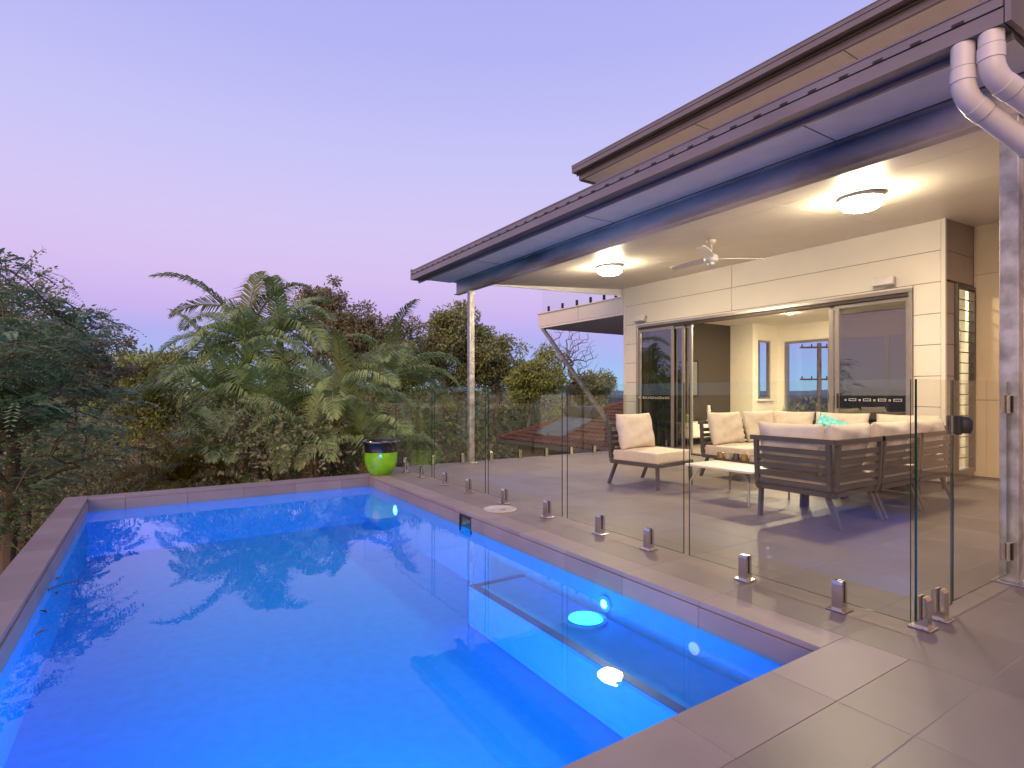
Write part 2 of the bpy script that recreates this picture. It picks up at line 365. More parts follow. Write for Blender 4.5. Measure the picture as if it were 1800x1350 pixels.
# structural wall behind the face tiles, outer wall of the raised pool
m = MB()
m.box(PX0-CW+.01, PX0-.001, PY0-.26, PY1+CW-.01, -4.2, -.0315)
m.box(PX0, PX1+CW, PY1+.001, PY1+CW-.01, -4.2, -.0315)
m.box(PX1+.02, PX1+CW-.005, PY0, SK0-.01, -4.2, -.0315); m.box(PX1+.02, PX1+CW-.005, SK1+.01, PY1, -4.2, -.0315)
m.box(PX1+.14, PX1+CW-.005, SK0-.01, SK1+.01, -4.2, -.0315)
m.box(PX0, PX1+CW, PY0-.26, PY0-.001, -4.2, -.0315)
m.build('outer_wall', M['render'], pool)
e_ = .004; m = MB()
m.box(PX1+e_, PX1+CW-e_, PY0+e_, PY1+CW-e_, -.029, -.0008); m.box(PX0-CW+e_, PX0-e_, PY0-.26, PY1+CW-e_, -.029, -.0008)
m.box(PX0+e_, PX1-e_, PY1+e_, PY1+CW-e_, -.0285, -.0010); m.box(PX0+e_, PX1+CW-e_, PY0-.26, PY0-e_, -.0285, -.0010)
m.build('coping_bed', M['grout'], pool)
m = MB(); m.box(PX1+.015, PX1+.135, SK0, SK1, -.20, -.19); m.box(PX1+.125, PX1+.135, SK0, SK1, -.19, -.05)
m.box(PX1-.013, PX1+.0, SK0, SK0+.012, -.19, -.045); m.box(PX1-.013, PX1+.0, SK1-.012, SK1, -.19, -.045); m.box(PX1-.013, PX1, SK0+.012, SK1-.012, -.057, -.045)
m.build('skimmer_mouth', M['dark'], pool)
# pool lights set into the walls, and a glow disc laid on the bench
def pool_lamp_or_glow(c, axis, sgn, r=.085, mt='poollamp'):
    ring = MB().lathe(c, [(r+.025, 0), (r+.025, sgn*.018), (r, sgn*.022), (r, sgn*.01)], 28, axis=axis).build('pool_lamp_or_glow_ring', M['plaster'], pool, smooth=True)
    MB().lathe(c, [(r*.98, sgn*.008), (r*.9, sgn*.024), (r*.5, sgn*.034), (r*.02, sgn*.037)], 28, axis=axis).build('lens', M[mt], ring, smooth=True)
pool_lamp_or_glow((PX1-.001, 2.77, -.25), 'X', -1, .03)
pool_lamp_or_glow((2.36, 2.78, BZ+.001), 'Z', 1, .115, 'benchglow')  # no lamp: glowing disc in place of the wall light's beam spot
pool_lamp_or_glow((PX1-.001, 6.55, -.30), 'X', -1, .06)
for x in (-.35, .2, .75):       # added flood lamps under the near edge, out of view, to brighten the pool
    pool_lamp_or_glow((x, PY0+.001, -.44), 'Y', 1, .10, 'addedflood')
    box('added_light_hood', x-.17, x+.17, PY0+.001, PY0+.13, -.305, -.29, pl, pool, .004)  # hood added to keep the floods' blue light off the soffit
MB().lathe((PX1-.001, 2.05, -.27), [(.035, 0), (.035, -.01), (.012, -.014)], 20, axis='X').build('return_inlet', M['white'], pool, smooth=True)
# water surface
m = MB(); m.add([(PX0+.0125, PY0+.0125, WZ), (PX1-.0125, PY0+.0125, WZ), (PX1-.0125, PY1-.0125, WZ), (PX0+.0125, PY1-.0125, WZ)], [(0, 1, 2, 3)])
wt = m.build('pool_water', M['water']); tag(wt, kind='structure')
# skimmer lid flush in the paving
lp = (PX1+CW+.13, 4.67, .001)
lid = tag(MB().lathe(lp, [(.165, 0), (.165, .006), (.158, .010), (.128, .010), (.124, .007), (.02, .007)], 40).build('skimmer_lid', M['lid'], smooth=True), 'round pale skimmer lid flush in the paving beside the pool', 'lid')
box('finger_slot', lp[0]-.03, lp[0]+.03, lp[1]-.06, lp[1]-.045, .0075, .009, M['dark'], lid)

# ------------------------------------------------------------------ paved deck
DX1, DY1 = 9.30, 8.22
deck = tag(box('paved_deck', PX1+CW, DX1, -3.2, DY1, -.30, -.0008, M['grout']), kind='structure')
box('deck_base', PX0-CW, PX1+CW-.001, -3.2, PY0-.267, -.30, -.0008, M['grout'], deck)
box('deck_edge', PX1+CW+.01, 8.3, DY1-.10, DY1-.002, -4.4, -.302, M['render'], deck)
meshes = {}
def tile(x0, x1, y0, y1):
    gp = .0015; key = (round(x1-x0, 3), round(y1-y0, 3))
    if key not in meshes:
        t = MB().box(x0+gp, x1-gp, y0+gp, y1-gp, -.017, 0).build('paving_tile', M['tile'], deck, .0012)
        for v in t.data.vertices: v.co.x -= x0; v.co.y -= y0
        meshes[key] = t.data
    else: t = link('paving_tile', meshes[key], deck)
    t.location = (x0, y0, random.uniform(-.0002, .0003))
random.seed(4)
xs = joints(PX1+CW, DX1, 3.34, .6); ys = joints(-1.3, DY1, 2.02-.592*5, .592)
for a, b in zip(xs[:-1], xs[1:]):
    for c, d in zip(ys[:-1], ys[1:]):
        tile(a, b, c, d)
xs2 = joints(PX0-CW, PX1+CW, -.26, .6); ys2 = joints(-1.3, PY0-.265, 2.02-.592*5, .592)
for a, b in zip(xs2[:-1], xs2[1:]):
    for c, d in zip(ys2[:-1], ys2[1:]):
        tile(a, b, c, d)

# ------------------------------------------------------------------ house
WX, WY0, WY1 = 8.35, 2.93, 8.60            # long wall with the sliding doors
RX = 9.26                                   # set-back wall
DYA, DYB, DZ = 3.325, 8.18, 2.47            # door opening
BMX, BMZ0, BMZ1 = 4.38, 2.82, 3.04
def cz(x): return 3.05+(x-4.4)*.0725
house = thing('house', (WX, WY0, 0), 'two-storey pale clad house with lit patio and wide eaves', 'house')
def part(name, mt, m, bevel=0, smooth=False, parent=None): return m.build(name, mt, parent or house, bevel, smooth)
# walls as solid cores with cladding panels proud of them
m = MB(); WT = .16; c0 = .012
m.box(WX+c0, WX+WT, WY0+c0, DYA, 0, 3.5); m.box(WX+c0, WX+WT, DYB, WY1, 0, 3.5); m.box(WX+c0, WX+WT, DYA, DYB, DZ, 3.5)
wall = part('patio_wall', M['joint'], m)
zc = [.02, .17, .57, .965, 1.36, 1.76, 2.155, 2.553, 2.95, 3.42]
def panel(x0, x1, y0, y1, z0, z1, mt, parent): box('cladding_panel', x0, x1, y0, y1, z0, z1, mt, parent, .002)
g_ = .0035
for i in range(len(zc)-1):
    z0, z1 = zc[i]+g_, zc[i+1]-g_
    if zc[i] < 2.5:
        panel(WX, WX+c0-.001, WY0+.045, DYA-.05, z0, z1, M['clad'], wall)
        panel(WX, WX+c0-.001, DYB+.04, WY1-.05, z0, z1, M['clad'], wall)
        if zc[i] > 2.1:
            panel(WX, WX+c0-.001, DYA-.043, DYB+.033, DZ+.052, z1, M['clad'], wall)
    else:
        for a, b in ((WY0+.045, 5.99), (5.997, WY1-.05)): panel(WX, WX+c0-.001, a, b, z0, z1, M['clad'], wall)
box('corner_trim', WX-.006, WX+.045, WY0-.006, WY0+.041, 0, 3.42, M['clad'], wall, .003)
box('corner_trim', WX-.006, WX+.03, WY1-.046, WY1+.006, 0, 3.42, M['clad'], wall, .003)
# end walls and the set-back wall
m = MB(); m.box(WX+.046, RX+.2, WY0+.012, WY0+.15, 2.56, 3.5); m.box(WX+.046, 8.64, WY0+.012, WY0+.15, 0, 2.56); m.box(8.64, RX+.2, WY0+.012, WY0+.15, 0, .09)
rw = part('return_wall', M['joint'], m)
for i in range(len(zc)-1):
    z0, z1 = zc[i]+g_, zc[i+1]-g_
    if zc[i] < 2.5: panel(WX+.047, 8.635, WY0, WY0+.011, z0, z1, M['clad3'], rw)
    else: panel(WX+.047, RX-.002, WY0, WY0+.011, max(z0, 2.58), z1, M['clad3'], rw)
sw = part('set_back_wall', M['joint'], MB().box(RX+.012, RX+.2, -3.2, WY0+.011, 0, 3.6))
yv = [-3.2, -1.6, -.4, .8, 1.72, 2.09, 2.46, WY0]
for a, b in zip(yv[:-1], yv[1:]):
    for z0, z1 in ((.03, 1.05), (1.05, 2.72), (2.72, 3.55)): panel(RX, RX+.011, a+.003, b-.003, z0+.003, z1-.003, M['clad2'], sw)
# louvre window: frame, blades, warm room behind it
lw = MB(); x0, x1, yf = 8.655, 9.245, WY0-.03
lw.box(x0, x0+.045, yf, WY0+.035, .1, 2.55); lw.box(x1-.045, x1, yf, WY0+.035, .1, 2.55); lw.box(x0+.046, x1-.046, yf, WY0+.035, 2.505, 2.55); lw.box(x0+.046, x1-.046, yf, WY0+.035, .1, .145)
lwo = part('louvre_window', M['alud'], lw)
nb = 17
for k in range(nb):
    z = .16+(k+.5)*(2.335/nb)
    MB().hexa([(x0+.047, yf+.045, z-.062), (x1-.047, yf+.045, z-.062), (x1-.047, yf+.050, z-.062), (x0+.047, yf+.050, z-.062)],
              [(x0+.047, yf+.022, z+.072), (x1-.047, yf+.022, z+.072), (x1-.047, yf+.027, z+.072), (x0+.047, yf+.027, z+.072)]).build('louvre_blade', M['winglass'], lwo)
    box('blade_clip', x0+.047, x1-.047, yf+.014, yf+.021, z+.066, z+.078, M['alud'], lwo)
# far end wall, upper storey
m = MB(); m.box(WX+.03, 12.9, WY1-.16, WY1, 0, 3.5)
fe = part('far_end_wall', M['clad'], m)
up = part('upper_storey_wall', M['clad'], MB().box(8.5, 13.2, -3.2, 8.9, 3.62, 5.7))
# sliding doors: head track, sill, left stack, right pane
fr = MB()
fr.box(WX-.03, WX+.17, DYA-.043, DYB+.033, DZ, DZ+.05); fr.box(WX-.03, WX+.17, DYA-.045, DYA, 0.0, DZ); fr.box(WX-.03, WX+.17, DYB, DYB+.035, 0.0, DZ)
dfr = part('door_frame', M['alu'], fr, .003)
box('head_track', WX+.0, WX+.16, DYA+.001, DYB-.001, DZ-.045, DZ-.001, M['alud'], dfr)
box('sill_track', WX-.02, WX+.16, DYA+.001, DYB-.001, .001, .022, M['alud'], dfr)
def sash(y0, y1, x, decal=True, handle=None):
    s = MB(); sw_ = .055; z0, z1 = .023, DZ-.046
    s.box(x, x+.038, y0, y0+sw_, z0, z1); s.box(x, x+.038, y1-sw_, y1, z0, z1)
    s.box(x+.002, x+.036, y0+sw_, y1-sw_, z0, z0+.07); s.box(x+.002, x+.036, y0+sw_, y1-sw_, z1-.055, z1)
    so_ = part('sliding_door', M['alu'], s, .002)
    box('pane', x+.016, x+.022, y0+sw_, y1-sw_, z0+.07, z1-.055, M['doorglass'], so_)
    if decal:
        d = MB(); y = y0+sw_+.05; big = True; zd = 1.03; t = .006
        while y < y1-sw_-.06:
            ww = .10 if big else .024; ww = min(ww, y1-sw_-.03-y); hh = .034 if big else .026
            for (a, b, c, e) in ((y, y+ww, zd, zd+t), (y, y+ww, zd+hh-t, zd+hh), (y, y+t, zd+t, zd+hh-t), (y+ww-t, y+ww, zd+t, zd+hh-t)):
                d.box(x+.0135, x+.0155, a, b, c, e)
            y += ww+.034; big = not big
        d.build('safety_decal', M['white'], so_)
    if handle is not None: box('handle', x-.012, x-.001, handle-.014, handle+.014, .92, 1.14, M['dark'], so_, .004)
sash(7.28, 8.175, WX+.0); sash(7.06, 7.95, WX+.05, False); sash(6.92, 7.80, WX+.10, False)
sash(3.33, 4.30, WX+.05, True); sash(3.36, 4.41, WX+.10, False, None)
box('handle', WX+.036, WX+.049, 4.24, 4.27, .92, 1.14, M['dark'], dfr, .004)
# roof over the patio: soffit, sloped ceiling, gutter, metal roof
GX, RY0, RY1 = 3.61, 1.02, 8.70
m = MB(); m.box(GX+.12, BMX-.06, RY0+.03, RY1-.03, 3.045, 3.075)
sof = part('eave_soffit', M['soffit'], m)
for y in (2.2, 4.6, 7.0): box('cover_strip', GX+.121, BMX-.061, y, y+.006, 3.041, 3.0448, M['joint'], sof)
m = MB(); yj = [RY0+.03, 3.42, 5.82, RY1-.03]; xj = [BMX+.06, 5.6, 6.8, 8.0, WX-.001]
cl = None
def ceil_sheet(x0, x1, y0, y1, parent):
    q = MB(); t = .02
    return q.hexa([(x0, y0, cz(x0)), (x1, y0, cz(x1)), (x1, y1, cz(x1)), (x0, y1, cz(x0))], [(x0, y0, cz(x0)+t), (x1, y0, cz(x1)+t), (x1, y1, cz(x1)+t), (x0, y1, cz(x0)+t)])
base = MB().hexa([(BMX+.06, RY0+.03, cz(BMX+.06)+.021), (WX+.1, RY0+.03, cz(WX+.1)+.021), (WX+.1, RY1-.03, cz(WX+.1)+.021), (BMX+.06, RY1-.03, cz(BMX+.06)+.021)],
                 [(BMX+.06, RY0+.03, 3.6), (WX+.1, RY0+.03, 3.6), (WX+.1, RY1-.03, 3.6), (BMX+.06, RY1-.03, 3.6)])
cl = part('patio_ceiling', M['joint'], base)
for a, b in zip(xj[:-1], xj[1:]):
    for c, d in zip(yj[:-1], yj[1:]):
        ceil_sheet(a+.002, b-.002, c+.002, d-.002, cl).build('ceiling_sheet', M['ceil'], cl)
q = MB().hexa([(WX+.001, RY0+.03, cz(WX)), (9.4, RY0+.03, cz(9.4)-.03), (9.4, WY0-.001, cz(9.4)-.03), (WX+.001, WY0-.001, cz(WX))],
              [(WX+.001, RY0+.03, 3.6), (9.4, RY0+.03, 3.6), (9.4, WY0-.001, 3.6), (WX+.001, WY0-.001, 3.6)])
q.build('ceiling_sheet', M['ceil'], cl)
part('end_fascia', M['soffit'], MB().hexa([(BMX-.3, RY1-.03, 3.05), (WX+.6, RY1-.03, 3.22), (WX+.6, RY1+.0, 3.22), (BMX-.3, RY1, 3.05)], [(BMX-.3, RY1-.03, 3.40), (WX+.6, RY1-.03, 3.75), (WX+.6, RY1, 3.75), (BMX-.3, RY1, 3.40)]))
rf = part('metal_roof', M['roofmetal'], MB().hexa([(GX+.16, RY0, 3.12), (8.6, RY0, 3.61), (8.6, RY1, 3.61), (GX+.16, RY1, 3.12)], [(GX+.16, RY0, 3.15), (8.6, RY0, 3.65), (8.6, RY1, 3.65), (GX+.16, RY1, 3.15)]))
def gutter(name, x, y0, y1, zb, zt_, slots):
    m = MB(); zm = zb+(zt_-zb)*.52
    m.box(x, x+.012, y0, y1, zb, zm); m.box(x-.008, x+.012, y0, y1, zm+.006, zt_-.012); m.box(x-.014, x+.012, y0, y1, zt_-.012, zt_)
    m.box(x+.013, x+.125, y0, y1, zb, zb+.008)
    m.box(x+.013, x+.125, y0, y0+.006, zb+.009, zt_); m.box(x+.013, x+.125, y1-.006, y1, zb+.009, zt_)
    g = part(name, M['gutter'], m)
    box('gutter_lining', x+.004, x+.011, y0+.002, y1-.002, zm, zm+.006, M['dark'], g)
    part('fascia', M['gutter'], MB().box(x+.126, x+.15, y0, y1, zb-.035, zt_+.02), parent=g)
    if slots:
        y = y0+.16
        while y < y1-.1:
            box('overflow_slot', x-.0095, x-.008, y, y+.055, zm+.006, zm+.022, M['dark'], g); y += .195
    return g
gutter('patio_gutter', GX, RY0, RY1, 3.018, 3.170, True)
# return gutter / barge along the near end
part('barge_board', M['gutter'], MB().hexa([(GX+.0, RY0-.03, 3.018), (8.6, RY0-.03, 3.40), (8.6, RY0-.005, 3.40), (GX, RY0-.005, 3.018)], [(GX, RY0-.03, 3.20), (8.6, RY0-.03, 3.66), (8.6, RY0-.005, 3.66), (GX, RY0-.005, 3.20)]))
part('barge_board', M['gutter'], MB().hexa([(GX+.0, RY1+.003, 3.03), (8.6, RY1+.003, 3.40), (8.6, RY1+.03, 3.40), (GX, RY1+.03, 3.03)], [(GX, RY1+.003, 3.20), (8.6, RY1+.003, 3.66), (8.6, RY1+.03, 3.66), (GX, RY1+.03, 3.20)]))
# upper roof
UX, UY1, UZ = 7.40, 9.16, 5.91
gutter('upper_gutter', UX, -3.2, UY1, UZ-.155, UZ, False)
us = part('upper_soffit', M['soffit'], MB().box(UX+.16, 13.2, -3.2, UY1-.06, UZ-.245, UZ-.20))
box('soffit_bead', UX+.151, UX+.20, -3.2, UY1-.05, UZ-.285, UZ-.19, M['gutter'], us)
box('end_bead', UX+.201, 13.2, UY1-.06, UY1-.02, UZ-.285, UZ-.10, M['gutter'], us)
for y in (-1, 1.4, 3.8, 6.2): box('cover_strip', UX+.201, 8.5, y, y+.008, UZ-.250, UZ-.2455, M['joint'], us)
part('upper_roof', M['roofmetal'], MB().hexa([(UX+.16, -3.2, UZ-.05), (13.2, -3.2, UZ+.6), (13.2, UY1-.02, UZ+.6), (UX+.16, UY1-.02, UZ-.05)], [(UX+.16, -3.2, UZ-.02), (13.2, -3.2, UZ+.64), (13.2, UY1-.02, UZ+.64), (UX+.16, UY1-.02, UZ-.02)]))
# steel beam and posts
bm_ = MB(); y0, y1 = 1.08, 8.55
bm_.box(BMX-.006, BMX+.006, y0, y1, BMZ0+.012, BMZ1-.012); bm_.box(BMX-.05, BMX+.05, y0, y1, BMZ0, BMZ0+.012); bm_.box(BMX-.05, BMX+.05, y0, y1, BMZ1-.012, BMZ1)
part('steel_beam', M['beam'], bm_)
for y in (8.04, 1.20):
    p = part('steel_post', M['galv'], MB().box(BMX-.045, BMX+.045, y-.045, y+.045, .009, BMZ0-.001), .004)
    box('base_plate', BMX-.08, BMX+.08, y-.08, y+.08, .001, .009, M['galv'], p, .002)
    box('cap_plate', BMX-.048, BMX+.048, y-.06, y+.06, BMZ0-.013, BMZ0-.0015, M['galv'], p)
# downpipes
def dpipe(pts, r, label):
    P = [Vector(p) for p in pts]; out = [P[0]]
    for i in range(1, len(P)-1):
        a, b, c = P[i-1], P[i], P[i+1]; k = min((b-a).length, (c-b).length, .16)*.6
        s, e = b+(a-b).normalized()*k, b+(c-b).normalized()*k
        for j in range(9):
            t = j/8; out.append(s*(1-t)**2+b*2*t*(1-t)+e*t*t)
    out.append(P[-1])
    o = part('downpipe', M['pvc'], MB().tube(out, r, 24), smooth=True); o['label'] = label
    for i in range(1, len(P)-1):
        a, b, c = P[i-1], P[i], P[i+1]; k = min((b-a).length, (c-b).length, .16)*.6
        for q, d in ((b+(a-b).normalized()*k, (a-b).normalized()), (b+(c-b).normalized()*k, (c-b).normalized())):
            MB().tube([q-d*.02, q+d*.05], r+.004, 24).build('socket', M['pvc'], o, smooth=True)
            MB().tube([q+d*.0505, q+d*.053], r+.0045, 24).build('seam', M['pvcseam'], o)
PR = .055
dpipe([(3.665, 1.205, 3.016), (3.665, 1.205, 2.74), (4.12, .96, 2.40), (4.14, .95, 2.0)], PR, 'left one of the two white downpipes')
dpipe([(3.665, 1.085, 3.016), (3.665, 1.085, 2.80), (4.20, .83, 2.47), (4.22, .82, 2.0)], PR, 'right one of the two white downpipes')
# balcony on the far side
bal = part('balcony', M['clad'], MB().box(WX, 12.9, WY1+.02, 11.7, 2.84, 3.16))
box('balcony_soffit', WX+.01, 12.9, WY1+.03, 11.69, 2.795, 2.838, M['soffit'], bal)
box('coping_strip', WX-.03, 12.9, WY1+.02, 11.73, 3.161, 3.185, M['clad'], bal)
box('joint_line', WX-.0015, WX, 10.1, 10.108, 2.845, 3.155, M['joint'], bal)
for a, b in ((8.7, 9.45), (9.47, 10.45), (10.47, 11.6)):
    box('balustrade_pane', WX+.04, WX+.052, a, b, 3.22, 4.15, M['glass'], bal)
    for y in (a+(b-a)*.25, a+(b-a)*.75): box('spigot', WX+.02, WX+.072, y-.022, y+.022, 3.186, 3.33, M['dark'], bal, .004)
MB().bar((WX+.05, 11.58, 2.79), (WX+.05, 8.68, .08), .075, .075).build('brace', M['galv'], bal)
# interior of the living room
RZ = 2.75; ix = WX+WT
part('interior_floor', M['intf'], MB().box(WX+.17, 12.9, WY0+.16, WY1-.17, -.2, .004))
part('interior_ceiling', M['intc'], MB().box(ix, 12.9, WY0+.16, WY1-.161, RZ, RZ+.1))
part('accent_wall', M['accent'], MB().box(ix, 11.65, 8.40, 8.435, .005, RZ-.001))
part('interior_wall', M['intw'], MB().box(11.65, 11.75, 7.91, 8.43, .005, RZ-.001))
m = MB(); ya = 7.81    # window wall
wx0, wx1, wz0, wz1 = 11.86, 12.36, 1.0, 2.38
m.box(11.65, wx0, ya, ya+.1, .005, RZ-.001); m.box(wx1, 12.9, ya, ya+.1, .005, RZ-.001); m.box(wx0, wx1, ya, ya+.1, .005, wz0); m.box(wx0, wx1, ya, ya+.1, wz1, RZ-.001)
part('interior_wall', M['intw'], m)
wf = MB(); t = .04
wf.box(wx0, wx0+t, ya+.01, ya+.09, wz0, wz1); wf.box(wx1-t, wx1, ya+.01, ya+.09, wz0, wz1); wf.box(wx0+t, wx1-t, ya+.01, ya+.09, wz0, wz0+t); wf.box(wx0+t, wx1-t, ya+.01, ya+.09, wz1-t, wz1)
wfo = part('window', M['alu'], wf); box('pane', wx0+t, wx1-t, ya+.05, ya+.056, wz0+t, wz1-t, M['winglass'], wfo); box('sill', wx0-.06, wx1+.06, ya-.06, ya+.008, wz0-.05, wz0-.01, M['white'], wfo)
m = MB(); ex = 12.64; ey0, ey1, ez = 4.2, 7.62, 2.36
m.box(ex, ex+.12, ey1, ya, .005, RZ-.001); m.box(ex, ex+.12, WY0+.16, ey0, .005, RZ-.001); m.box(ex, ex+.12, ey0, ey1, ez, RZ-.001)
part('interior_wall', M['intw'], m)
bd = MB(); bd.box(ex-.02, ex+.1, ey1-.05, ey1, .005, ez); bd.box(ex-.02, ex+.1, ey0, ey0+.05, .005, ez); bd.box(ex-.02, ex+.1, ey0+.05, ey1-.05, ez-.05, ez)
for y in (6.55, 5.4): bd.box(ex+.0, ex+.06, y, y+.07, .006, ez-.051)
bdo = part('rear_glass_door', M['alu'], bd)
for a, b in ((ey0+.05, 5.4), (5.47, 6.55), (6.62, ey1-.05)): box('pane', ex+.03, ex+.036, a, b, .03, ez-.051, M['winglass'], bdo)
box('handle', ex-.02, ex-.001, 6.56, 6.60, .95, 1.15, M['dark'], bdo)
part('interior_wall', M['intw'], MB().box(RX+.201, 12.9, WY0+.04, WY0+.155, .005, RZ-.001))
for k, (x, y) in enumerate(((10.8, 6.4), (10.8, 4.94), (9.4, 6.4), (9.4, 4.94), (9.0, 3.5))):
    d = thing('downlight', (x, y, RZ), ['recessed downlight lit in the living room ceiling, seen through the open doorway', 'recessed downlight seen through the right glass door', 'recessed downlight nearest the dark accent wall', 'recessed downlight just inside the doorway', 'recessed downlight behind the louvre window'][k], 'downlight', 'living room downlights')
    MB().lathe((x, y, RZ), [(.055, -.001), (.055, -.008), (.042, -.010), (.042, -.004)], 24).build('rim', M['white'], d, smooth=True)
    MB().lathe((x, y, RZ-.011), [(.040, 0), (.030, -.004), (.002, -.006)], 20).build('lens', M['down'], d, smooth=True)

# ------------------------------------------------------------------ fittings on the patio
for (x, y, lb) in ((6.12, 2.87, 'near round ceiling light glowing above the corner sofa'), (6.12, 6.62, 'far round ceiling light glowing above the armless chair')):
    z = cz(x); t = thing('ceiling_light', (x, y, z), lb, 'ceiling light', 'patio ceiling lights')
    MB().lathe((x, y, z), [(.205, -.014), (.207, -.05), (.19, -.056)], 40).build('base_ring', M['white'], t, smooth=True)
    MB().lathe((x, y, z), [(.186, -.057), (.19, -.075), (.184, -.105), (.155, -.132), (.10, -.146), (.01, -.152)], 40).build('diffuser', M['lamp'], t, smooth=True)
fx, fy = 6.25, 4.80; z = cz(fx)
fan = thing('ceiling_fan', (fx, fy, z), 'white three-blade ceiling fan between the two patio lights', 'fan')
MB().lathe((fx, fy, z), [(.065, -.006), (.062, -.04), (.03, -.07)], 24).build('canopy', M['white'], fan, smooth=True)
MB().tube([(fx, fy, z-.07), (fx, fy, z-.21)], .014, 12).build('down_rod', M['white'], fan, smooth=True)
hub = MB().lathe((fx, fy, z), [(.03, -.19), (.085, -.215), (.095, -.25), (.085, -.285), (.045, -.305), (.045, -.335), (.01, -.34)], 28).build('motor', M['white'], fan, smooth=True)
for k in range(3):
    a = R_(-33+k*120); d = Vector((math.cos(a), math.sin(a), 0)); s = Vector((-math.sin(a), math.cos(a), 0)); c = Vector((fx, fy, z-.255))
    mb = MB(); pts = []
    for r, wd in ((.08, .045), (.18, .062), (.45, .07), (.66, .055), (.70, .03)):
        pts.append((c+d*r-s*wd+Vector((0, 0, -.012)), c+d*r+s*wd+Vector((0, 0, .012))))
    for (p, q), (p2, q2) in zip(pts[:-1], pts[1:]):
        u = Vector((0, 0, .008)); mb.hexa([p, q, q2, p2], [p+u, q+u, q2+u, p2+u])
    mb.build('blade', M['white'], fan)
for (y, lb) in ((3.58, 'white wall speaker near the louvre window end of the wall'), (8.04, 'white wall speaker at the balcony end of the wall')):
    s = thing('wall_speaker', (WX, y, 2.66), lb, 'speaker', 'patio wall speakers')
    box('bracket', WX-.09, WX-.0075, y-.10, y-.06, 2.63, 2.70, M['alu'], s, .004)
    q = MB()
    ring = lambda yy, sc: [(WX-.075-.10*sc, yy, 2.64-.055*sc), (WX-.075, yy, 2.64-.075*sc), (WX-.075, yy, 2.64+.06*sc), (WX-.075-.08*sc, yy, 2.64+.065*sc)]
    q.hexa(ring(y-.13, .92), ring(y+.13, .92))
    q.build('cabinet', M['pvc'], s, .018, seg=3, smooth=True)

# ------------------------------------------------------------------ glass fences
def spigot(c, parent, along):
    x, y, z = c; m = MB(); gap = .0075; t = .021; wd = .026; h = .155
    def side(sg):
        q = MB()
        if along == 'Y': pr = [(x+sg*gap, y), (x+sg*(gap+t), y)]
        for zz in (0,): pass
        a0, a1 = gap, gap+t
        bot = [(sg*a0, -wd), (sg*a1, -wd), (sg*a1, wd), (sg*a0, wd)]
        top = [(sg*a0, -wd), (sg*(a1-.012), -wd), (sg*(a1-.012), wd), (sg*a0, wd)]
        if sg < 0: bot = bot[::-1]; top = top[::-1]
        f = (lambda p, zz: (x+p[0], y+p[1], zz)) if along == 'Y' else (lambda p, zz: (x-p[1], y+p[0], zz))
        m.hexa([f(p, z+.008) for p in bot], [f(p, z+h-.015) for p in bot]); m.hexa([f(p, z+h-.0149) for p in bot], [f(p, z+h) for p in top])
    side(1); side(-1)
    bot = [(-gap, -wd), (gap, -wd), (gap, wd), (-gap, wd)]
    f = (lambda p: (x+p[0], y+p[1])) if along == 'Y' else (lambda p: (x-p[1], y+p[0]))
    m.hexa([(*f(p), z+.008) for p in bot], [(*f(p), z+.045) for p in bot])
    sp_ = m.build('spigot', M['steel'], parent)
    box('base_plate', x-.05, x+.05, y-.05, y+.05, z+.001, z+.009, M['steel'], sp_, .003)
    r = MB()
    for sg in (-1, 1):
        q = [(sg*.0062-.0008, -wd-.0015), (sg*.0062+.0008, -wd-.0015), (sg*.0062+.0008, wd+.0015), (sg*.0062-.0008, wd+.0015)]
        r.hexa([(*f(p), z+.046) for p in q], [(*f(p), z+h-.002) for p in q])
    r.build('gasket', M['rubber'], sp_)
def pane(a, b, fixed, along, z0, z1, parent, th=.0105):
    # a..b along the axis; the two broad faces are clear, the narrow edges show dark green
    if along == 'Y': p = MB().box(fixed-th/2, fixed+th/2, a, b, z0, z1)
    else: p = MB().box(a, b, fixed-th/2, fixed+th/2, z0, z1)
    p.m = [1, 1, 1, 0, 1, 0] if along == 'Y' else [1, 1, 0, 1, 0, 1]
    return p.build('pane', [M['glass'], M['glassedge']], parent)
FX, FZ = 3.055, 1.215
edges = [(6.665, 7.95), (5.277, 6.597), (3.917, 5.216), (2.568, 3.845), (1.21, 2.521)]
nm = ['glass pool fence panel nearest the lime green pot', 'second glass pool fence panel from the lime green pot', 'middle glass pool fence panel, just behind the round skimmer lid',
      'glass pool fence panel in front of the armless chair', 'long glass pool fence panel in front of the corner sofa, ending at the gate corner']
sy = [(7.55, 6.98), (6.27, 5.66), (4.88, 4.14), (3.42, 2.89), (2.10, 1.54)]
for (a, b), lb, ss in zip(edges, nm, sy):
    t = thing('glass_fence_panel', (FX, (a+b)/2, 0), lb, 'glass fence', 'pool fence panels along the pool')
    pane(a, b, FX, 'Y', .048, FZ, t)
    for y in ss: spigot((FX, y, 0), t, 'Y')
GY = 1.20
t = thing('glass_fence_panel', (3.3, GY, 0), 'narrow glass fence panel on two spigots beside the gate', 'glass fence', 'pool fence panels along the pool')
pane(3.085, 3.500, GY, 'X', .048, FZ, t); spigot((3.165, GY, 0), t, 'X'); spigot((3.36, GY, 0), t, 'X')
gate = thing('glass_gate', (3.92, GY, 0), 'frameless glass pool gate hinged on the near steel post', 'gate')
pane(3.512, 4.315, GY, 'X', .06, FZ, gate)
for z in (.20, 1.08):
    h_ = MB(); h_.box(4.265, 4.305, GY-.022, GY-.007, z-.055, z+.055); h_.box(4.265, 4.305, GY+.007, GY+.022, z-.055, z+.055); h_.box(4.308, 4.332, GY-.024, GY+.024, z-.055, z+.055)
    ho = h_.build('hinge', M['steel'], gate, .003); MB().tube([(4.3065, GY-.026, z-.05), (4.3065, GY-.026, z+.05)], .0045, 10).build('hinge_pin', M['dark'], ho)
